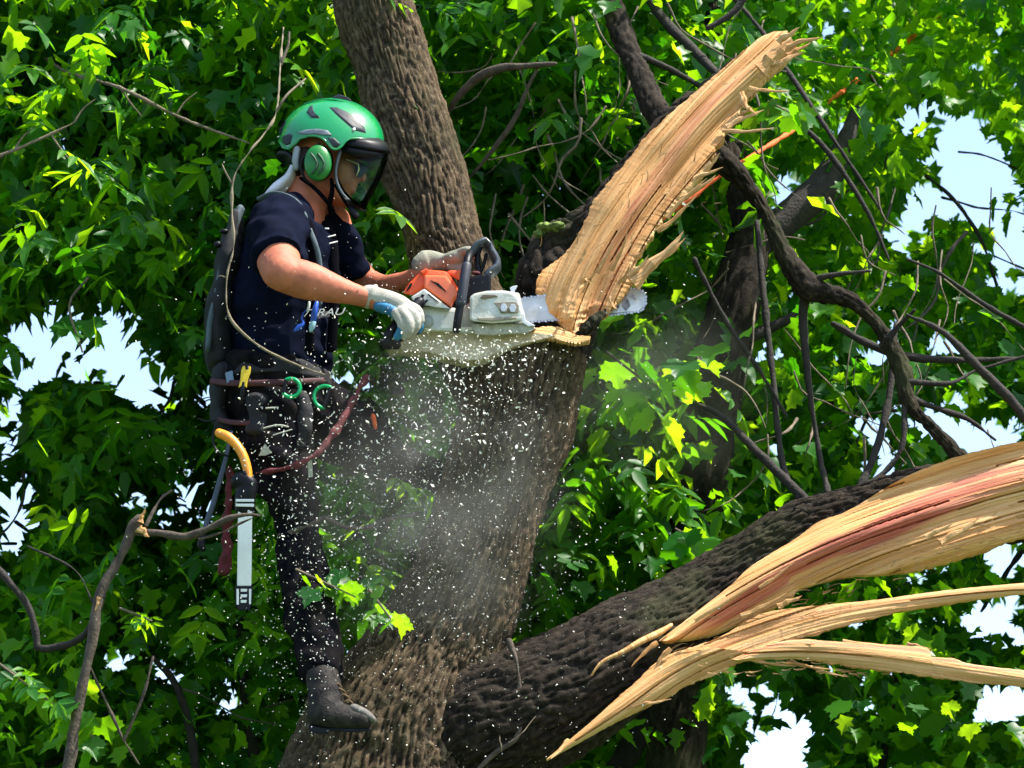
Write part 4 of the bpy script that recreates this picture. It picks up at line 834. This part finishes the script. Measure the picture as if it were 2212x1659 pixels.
# ---------------------------------------------------------------- the chainsaw
saw = empty('chainsaw', W(990, 700, -.1), label='orange and cream chainsaw with a long steel bar pushed into the split stem', category='chainsaw')
Q = lambda *p: [(740.6+x*.3224, 466.3+y*.3224) for x, y in p]
prism('lower_body', [(898, 655), (925, 650), (992, 668), (1020, 650), (1060, 630), (1122, 632), (1140, 720), (1010, 722), (940, 716), (905, 712)], -.17, .06, mat('saw_grey', (.45, .46, .44), .5, dirt=(.25, .22, .16), scale=30, bump=.4, bscale=150), saw, bev=.008)
cov = prism('top_cover', Q((395, 525), (440, 455), (520, 375), (560, 360), (700, 372), (765, 470), (785, 520), (770, 545), (745, 570), (728, 622), (690, 600), (545, 490), (470, 535)), -.20, .03, ORANGE, saw, bev=.012)
prism('side_panel', Q((545, 395), (690, 400), (775, 505), (770, 535), (745, 560), (725, 612), (545, 480)), -.214, -.19, mat('saw_orange_light', (.86, .16, .05), .35, coat=.2, var=.08, scale=30), cov, bev=.006)
prism('ridge', Q((515, 375), (555, 352), (575, 360), (540, 395)), -.215, -.02, ORANGE, cov, bev=.004)
for P in (Q((610, 440), (640, 450), (700, 512), (676, 500)), Q((600, 440), (612, 442), (668, 490), (655, 488)), Q((585, 430), (600, 436), (620, 452), (604, 448))): prism('print_mark', P, -.218, -.213, BLACK, cov, bev=0)
prism('intake', Q((425, 500), (450, 452), (466, 448), (462, 470), (430, 505)), -.205, -.19, BLACK, cov, bev=.002)
prism('knob', Q((685, 385), (720, 362), (760, 368), (795, 356), (815, 362), (800, 400), (800, 430), (770, 432), (740, 410)), -.19, -.06, ORANGE, cov, bev=.008)
prism('knob_front', Q((757, 370), (805, 358), (800, 432), (772, 430)), -.195, -.06, mat('saw_orange_deep', (.72, .10, .01), .45), cov, bev=.004)
gr = prism('muffler_grille', Q((455, 545), (545, 487), (690, 600), (725, 625), (610, 612), (560, 600), (520, 608), (480, 585)), -.222, -.16, SAWW, saw, bev=.005)
for P in (Q((505, 560), (530, 522), (550, 530), (520, 572), (508, 575)), Q((530, 590), (560, 560), (575, 562), (545, 600), (532, 604))): prism('slot', P, -.226, -.20, BLACK, gr, bev=.001)
for P in (Q((572, 520), (640, 575), (634, 578), (570, 528)),): prism('slot', P, -.225, -.21, BLACK, gr, bev=0)
prism('tank', [(900, 664), (935, 660), (992, 668), (990, 716), (915, 714), (893, 700)], -.195, -.02, mat('tank_pale', (.58, .62, .60), .42, dirt=(.42, .40, .33), scale=30), saw, bev=.010)
blob('fuel_cap', [ell(922, 695, -.20, 15, 15, 8)], mat('cap_grey', (.25, .28, .24), .5), saw, voxel=.002)
cc = prism('clutch_cover', Q((850, 545), (875, 522), (960, 503), (1080, 500), (1140, 512), (1180, 548), (1210, 650), (1195, 700), (1130, 712), (1000, 722), (870, 705), (850, 690)), -.225, -.14, SAWW, saw, bev=.007)
prism('cover_slot', Q((920, 545), (940, 528), (1020, 530), (1040, 540), (960, 555), (930, 558)), -.229, -.22, mat('grime', (.12, .09, .06), .9), cc, bev=.001)
prism('cover_recess', Q((1010, 580), (1160, 575), (1180, 600), (1178, 650), (1060, 655), (1040, 615)), -.2275, -.22, mat('grime_light', (.26, .23, .18), .9, var=.3), cc, bev=.001)
for c in ((1078, 615), (1138, 618)):
    q = Q(c)[0]; prism('bar_nut', [(q[0]+8*math.cos(a*math.pi/3), q[1]+10*math.sin(a*math.pi/3)) for a in range(6)], -.238, -.224, STEEL, cc, bev=.0015)
prism('cover_rib', Q((900, 680), (1160, 675), (1170, 690), (1000, 706), (905, 700)), -.231, -.22, mat('grime_light', (.26, .23, .18), .9), cc, bev=.003)
prism('bumper_spike', Q((1118, 482), (1140, 470), (1172, 466), (1160, 490), (1150, 505), (1175, 560), (1215, 640), (1225, 700), (1290, 735), (1245, 742), (1200, 715), (1170, 640), (1135, 540)), -.21, -.195, mat('spike_metal', (.62, .62, .64), .4, metal=.3), saw, bev=.002)
prism('chain_guard', Q((860, 725), (1240, 718), (1300, 755), (1240, 785), (1000, 800), (880, 795)), -.20, -.05, mat('saw_grey2', (.42, .42, .36), .6, dirt=(.20, .18, .12), scale=40, bump=.8, bscale=120), saw, bev=.006)
# handle bar, hand guard, rear handle
tube('handle_bar', [(986, 712, -.235, 9), (989, 690, -.24, 9), (997, 640, -.24, 9), (1005, 590, -.235, 9), (1010, 562, -.22, 9), (1014, 550, -.18, 9), (1016, 546, -.08, 9), (1016, 548, .03, 9), (1012, 580, .07, 9), (1004, 640, .08, 9), (996, 700, .07, 9)], BLACK, saw, na=14, step=.01)
tube('handle_grip', [(995, 655, -.242, 11), (1002, 610, -.24, 11), (1008, 575, -.23, 11)], mat('rubber_grip', (.015, .018, .03), .6), saw, na=14)
gd = tube('hand_guard', [(1021, 545, -.10, 9, 20), (1030, 532, -.10, 9, 26), (1043, 526, -.09, 9, 32), (1056, 536, -.08, 9, 34), (1068, 556, -.08, 10, 34), (1074, 572, -.08, 10, 32), (1066, 586, -.09, 9, 28), (1052, 594, -.10, 9, 24), (1048, 610, -.10, 9, 20), (1046, 640, -.10, 10, 18)], mat('guard_grey', (.05, .06, .075), .35, var=.2), saw, na=14)
tube('guard_strut', [(1038, 534, -.10, 5), (1030, 560, -.10, 6), (1034, 590, -.10, 7), (1036, 630, -.10, 8)], BLACK, gd, na=8)
tube('guard_strut', [(1050, 550, -.10, 4), (1044, 575, -.10, 4), (1030, 600, -.10, 5)], BLACK, gd, na=8)
prism('engine_block', [(1000, 600), (1060, 590), (1062, 640), (1000, 645)], -.16, .0, BLACK, saw, bev=.006)
blob('brake_lever', [ell(1028, 590, -.14, 10, 5, 6)], RED, saw, voxel=.002)
blob('rear_handle', [limb((905, 655, -.24, 14, 16), (880, 680, -.26, 14, 16), (862, 700, -.28, 14, 16), (846, 722, -.28, 16, 18), (842, 738, -.27, 14, 18), (856, 746, -.26, 10, 16)), limb((846, 730, -.27, 12, 20), (838, 742, -.27, 14, 22)), limb((905, 712, -.22, 10, 14), (888, 716, -.24, 9, 14), (866, 730, -.26, 8, 14))], BLACK, saw, voxel=.003, smooth=3)
prism('trigger_guard', [(888, 708), (900, 704), (912, 722), (888, 722)], -.26, -.22, BLACK, saw)
# guide bar with chain
bar_y = -.075
bp_ = [(1100, 650), (1160, 641), (1366, 625)] + [(1372+22*math.cos(a), 648+24*math.sin(a)) for a in np.linspace(-1.3, 1.35, 12)] + [(1192, 690), (1100, 697)]
bar = prism('guide_bar', bp_, bar_y-.003, bar_y+.003, STEEL, saw, bev=.0008)
edge = [(1110, 648), (1160, 640), (1260, 632), (1366, 623)] + [(1372+24*math.cos(a), 648+26*math.sin(a)) for a in np.linspace(-1.2, 1.25, 9)] + [(1300, 683), (1192, 692), (1110, 698)]
dense, _ = crs([(a, b, 0) for a, b in edge], 86)
for i in range(len(dense)-1):
    a, b = dense[i], dense[i+1]; tx, tv = b[0]-a[0], b[1]-a[1]; l = math.hypot(tx, tv); nx, nv = tv/l, -tx/l; h = 3.4 if i % 2 else 1.5
    prism('chain_link', [(a[0]-nx*2, a[1]-nv*2), (b[0]-nx*2-tx*.12, b[1]-nv*2-tv*.12), (b[0]+nx*h*.6-tx*.2, b[1]+nv*h*.6-tv*.2), (a[0]+nx*h, a[1]+nv*h)], bar_y-.005, bar_y+.005, mat('chain_steel', (.42, .44, .50), .35, metal=.5), saw, bev=0)
for P in ([(1326, 655), (1333, 648), (1338, 662), (1332, 672)], [(1342, 640), (1352, 634), (1362, 660), (1352, 672), (1344, 662)], [(1356, 632), (1366, 634), (1376, 645), (1372, 648), (1358, 638)], [(1312, 664), (1318, 660), (1322, 672), (1314, 674)]):
    prism('bar_mark', P, bar_y-.0045, bar_y-.002, mat('bar_ink', (.20, .19, .24), .5, var=.6, scale=60), bar, bev=0)

# ---------------------------------------------------------------- gear hanging on the man
def ring(name, u, v, y, r, tr, m, label, cat, a0=0, a1=2*math.pi, el=1.0, **kw):
    P = [(u+r*math.cos(a), v+r*el*math.sin(a), y, tr) for a in np.linspace(a0, a1, 16)]
    e = empty(name, W(u, v, y), label=label, category=cat, **kw)
    tube('hook_body', P, m, e, na=10, step=.006)
    tube('gate', [P[-1], P[0]] if a1-a0 < 6 else [P[0], P[8]], BLACK, e, na=8, step=.006); return e
ring('carabiner', 628, 838, -.20, 20, 4.6, GREENC, 'green open carabiner on the belt below the shirt hem', 'carabiner', math.radians(-120), math.radians(140), group='green carabiners on the belt')
ring('carabiner', 702, 858, -.14, 24, 4.6, GREENC, 'larger dusty green carabiner nearer the trunk at the front of the belt', 'carabiner', math.radians(100), math.radians(300), group='green carabiners on the belt')
yk = empty('belt_tool', W(526, 815, -.19), label='small yellow forked clip hanging on the belt under the shirt', category='clip')
prism('clip_body', [(515, 838), (519, 822), (521, 800), (524, 791), (529, 790), (530, 798), (535, 799), (538, 790), (542, 793), (541, 806), (535, 822), (533, 838), (528, 834), (522, 834)], -.195, -.18, YEL, yk, bev=.002)
tube('clip_stem', [(526, 828, -.19, 5), (524, 845, -.19, 5), (521, 870, -.18, 4)], BLACK, yk, na=8)
bc = empty('blue_clip', W(678, 670, -.2), label='blue plastic clip with a clear end hanging on the chest below the forearm', category='clip')
tube('clip_body', [(684, 655, -.20, 5), (680, 672, -.205, 7), (677, 690, -.2, 7), (676, 697, -.2, 6)], BLUE, bc, na=10)
tube('clip_tip', [(676, 697, -.2, 7), (674, 706, -.2, 7), (672, 713, -.2, 5)], mat('clear_blue', (.25, .45, .55), .3), bc, na=10)
tube('cord', [(664, 668, -.2, 2), (654, 678, -.2, 2), (652, 690, -.2, 2.5), (656, 700, -.2, 4), (646, 708, -.2, 8), (637, 714, -.2, 3)], BLUE, bc, na=8)
tube('cord', [(668, 654, -.205, 3), (667, 664, -.205, 3), (664, 672, -.205, 2)], WHITE, bc, na=8)
tube('red_lanyard', [(556, 1022, -.17, 2.5), (590, 1018, -.20, 3.5), (622, 1011, -.22, 6), (655, 998, -.22, 7), (690, 975, -.21, 7.5), (715, 945, -.2, 7), (740, 905, -.18, 6.5), (762, 865, -.16, 6), (780, 835, -.13, 6.5), (792, 812, -.1, 5)], RED, na=10, step=.006, rough=.010,
     label='dark red rope curving from the thigh up to the trunk', category='rope')
tube('red_rope_bundle', [(496, 1010, -.10, 5), (494, 1060, -.11, 9), (492, 1110, -.11, 10), (488, 1160, -.11, 11), (487, 1200, -.11, 13), (484, 1225, -.11, 14), (482, 1232, -.11, 11)], RED, na=12, step=.006, rough=.016,
     label='dark red rope bundle hanging behind the white saw scabbard', category='rope')
ps = empty('hand_saw', W(520, 1170, -.2), label='hand saw with curved orange handle hanging in its white scabbard', category='saw')
tube('handle', [(474, 936, -.2, 10, 12), (492, 944, -.21, 11, 12), (510, 960, -.215, 10, 12), (524, 982, -.22, 10, 12), (532, 1005, -.22, 10, 12), (537, 1030, -.22, 9, 11), (538, 1045, -.22, 9, 11)], ORNG2, ps, na=14, step=.008)
tube('handle_band', [(531, 1026, -.22, 12, 13), (544, 1024, -.22, 2, 4)], BLACK, ps, na=8)
blob('socket', [limb((520, 1040, -.21, 22, 20), (532, 1050, -.21, 24, 22), (530, 1075, -.21, 23, 20), (529, 1100, -.21, 21, 18))], BLACK, ps, voxel=.004, disp=fold(4, .006))
prism('stripe', [(509, 1078), (549, 1078), (549, 1084), (509, 1084)], -.237, -.18, WHITE, ps); prism('stripe', [(509, 1088), (549, 1088), (549, 1095), (509, 1094)], -.237, -.18, WHITE, ps)
sc = prism('scabbard', [(514, 1104), (545, 1104), (543, 1266), (512, 1266)], -.225, -.195, WHITE, ps, bev=.003)
prism('scabbard_tip', [(507, 1266), (547, 1266), (545, 1300), (540, 1318), (516, 1320), (508, 1305)], -.228, -.19, BLACK, ps, bev=.003)
for P in ([(511, 1272), (516, 1272), (516, 1306), (511, 1306)], [(538, 1272), (543, 1272), (542, 1305), (538, 1305)], [(520, 1272), (534, 1272), (533, 1278), (520, 1278)], [(520, 1284), (534, 1284), (533, 1290), (520, 1290)], [(520, 1296), (533, 1296), (532, 1302), (520, 1302)]): prism('window', P, -.2295, -.227, WHITE, sc, bev=0)
pl = empty('hanging_strap', W(470, 1050, -.12), label='thin dark strap hanging from the belt left of the red rope', category='strap')
band('strap', [(500, 930, -.12, 5), (488, 990, -.12, 5), (474, 1040, -.12, 6), (460, 1090, -.12, 6), (446, 1130, -.12, 6), (438, 1175, -.12, 5)], mat('strap_blue_black', (.04, .055, .085), .6), pl, .006)
blob('strap_end', [limb((440, 1150, -.12, 8), (434, 1176, -.12, 9), (438, 1186, -.12, 7))], BLACK, pl, voxel=.003)
tube('black_cord', [(430, 905, -.13, 2.5), (450, 912, -.13, 2.5), (470, 905, -.14, 2.5), (462, 930, -.14, 2.5), (461, 960, -.14, 2.5), (475, 980, -.15, 2.5), (495, 985, -.15, 2.5)], BLACK, na=8, label='thin black cord looped at the belt behind the orange saw handle', category='cord')
tube('orange_tag', [(806, 898, -.05, 5), (809, 912, -.06, 5), (811, 924, -.05, 4)], ROPEO, na=8, label='small orange tag in the sawdust between the thigh and trunk', category='tag')

# ---------------------------------------------------------------- flying sawdust
def chips(name, n, cu, cv, su, sv, yr, sz, shear=0.0, **kw):
    u = rng.normal(cu, su, n); v = rng.normal(cv, sv, n); u = u-(v-cv)*shear; y = rng.uniform(*yr, n)
    C = np.array([W(a, b, c) for a, b, c in zip(u, v, y)]); s = np.exp(rng.uniform(math.log(sz[0]), math.log(sz[1]), n))
    T = np.array([(-1, 0, 0), (-.3, -.5, .2), (.4, -.45, -.1), (1, .1, .3), (.3, .5, .1), (-.5, .4, -.2), (0, 0, .35)]); Fc = np.array([(0, 1, 6), (1, 2, 6), (2, 3, 6), (3, 4, 6), (4, 5, 6), (5, 0, 6), (0, 5, 1), (5, 4, 1), (4, 2, 1), (4, 3, 2)])
    A = rng.normal(0, 1, (n, 3)); A /= np.linalg.norm(A, axis=1)[:, None]; B = np.cross(A, rng.normal(0, 1, (n, 3))); B /= np.linalg.norm(B, axis=1)[:, None]; D = np.cross(A, B)
    st2 = rng.uniform(.5, 1, n)
    V = C[:, None]+A[:, None]*(T[None, :, :1]*s[:, None, None])+B[:, None]*(T[None, :, 1:2]*(s*st2)[:, None, None])+D[:, None]*(T[None, :, 2:]*(s*.7)[:, None, None])
    F = (Fc[None]+np.arange(n)[:, None, None]*7).reshape(-1, 3)
    return V.reshape(-1, 3), F
Vs, Fs, o = [], [], 0
for args in ((420, 880, 900, 160, 120, (-.45, .1), (.003, .0075)), (900, 840, 1020, 190, 190, (-.4, .3), (.0018, .005)), (420, 640, 1010, 70, 130, (-.45, -.2), (.0024, .006)), (300, 1000, 860, 120, 60, (-.4, -.2), (.0026, .0065)),
             (1000, 900, 1250, 220, 240, (-.4, .1), (.0015, .0042)), (350, 1010, 760, 90, 25, (-.4, -.2), (.0026, .0065)), (200, 1200, 1300, 250, 200, (-.4, .1), (.0018, .0045)), (120, 1340, 760, 140, 90, (-.3, .2), (.0018, .0042)), (160, 500, 900, 120, 350, (-.4, 0), (.002, .0045)),
             (90, 780, 640, 150, 70, (-.45, -.3), (.0018, .004)), (3800, 930, 1080, 120, 230, (-.35, .0), (.0009, .0022)), (420, 690, 1300, 60, 150, (-.5, -.3), (.0016, .004)), (500, 600, 1350, 180, 180, (-.45, .2), (.0016, .004)), (60, 900, 880, 170, 110, (-.5, -.3), (.006, .010)), (500, 1090, 1000, 80, 130, (-.4, -.25), (.001, .003))):
    V, F = chips('c', *args); Vs.append(V); Fs.append(F+o); o += len(V)
V = np.vstack(Vs); F = np.vstack(Fs)
mk('sawdust', V, [tuple(f) for f in F], CHIP, smooth=False, kind='stuff')

# drifting fine dust: soft clouds of air round the cut
def dust(name, u, v, y, ru, rv, rd, dens):
    V, F = ell(u, v, y, ru, rv, rd); m = bpy.data.materials.new('dust_air'); m.use_nodes = True; t = m.node_tree; t.nodes.clear()
    out = t.nodes.new('ShaderNodeOutputMaterial'); pv = t.nodes.new('ShaderNodeVolumePrincipled'); pv.inputs['Color'].default_value = (.92, .93, .88, 1); pv.inputs['Anisotropy'].default_value = .2
    co = t.nodes.new('ShaderNodeTexCoord'); mp = t.nodes.new('ShaderNodeMapping'); mp.inputs['Location'].default_value = (-1, -1, -1); mp.inputs['Scale'].default_value = (2, 2, 2)
    ln = node(t, 'ShaderNodeVectorMath', operation='LENGTH'); mr = node(t, 'ShaderNodeMapRange', interpolation_type='SMOOTHSTEP'); mr.inputs[1].default_value = 1.0; mr.inputs[2].default_value = .1; mr.inputs[3].default_value = 0; mr.inputs[4].default_value = 1
    nz = node(t, 'ShaderNodeTexNoise', Scale=5.0, Detail=3.0); mn = node(t, 'ShaderNodeMapRange'); mn.inputs[1].default_value = .4; mn.inputs[2].default_value = .68; mn.inputs[3].default_value = .15; mn.inputs[4].default_value = 1.6
    ml = node(t, 'ShaderNodeMath', operation='MULTIPLY'); m2 = node(t, 'ShaderNodeMath', operation='MULTIPLY'); m2.inputs[1].default_value = dens
    L = t.links.new; L(co.outputs['Generated'], mp.inputs[0]); L(mp.outputs[0], ln.inputs[0]); L(ln.outputs['Value'], mr.inputs[0]); L(co.outputs['Object'], nz.inputs['Vector']); L(nz.outputs['Fac'], mn.inputs[0])
    L(mr.outputs[0], ml.inputs[0]); L(mn.outputs[0], ml.inputs[1]); L(ml.outputs[0], m2.inputs[0]); L(m2.outputs[0], pv.inputs['Density']); L(pv.outputs[0], out.inputs['Volume'])
    mk(name, [tuple(p) for p in V], F, m, kind='stuff')
dust('dust_cloud', 940, 1060, -.38, 370, 420, 140, .6)
dust('dust_cloud', 1390, 850, .30, 330, 260, 200, .40)
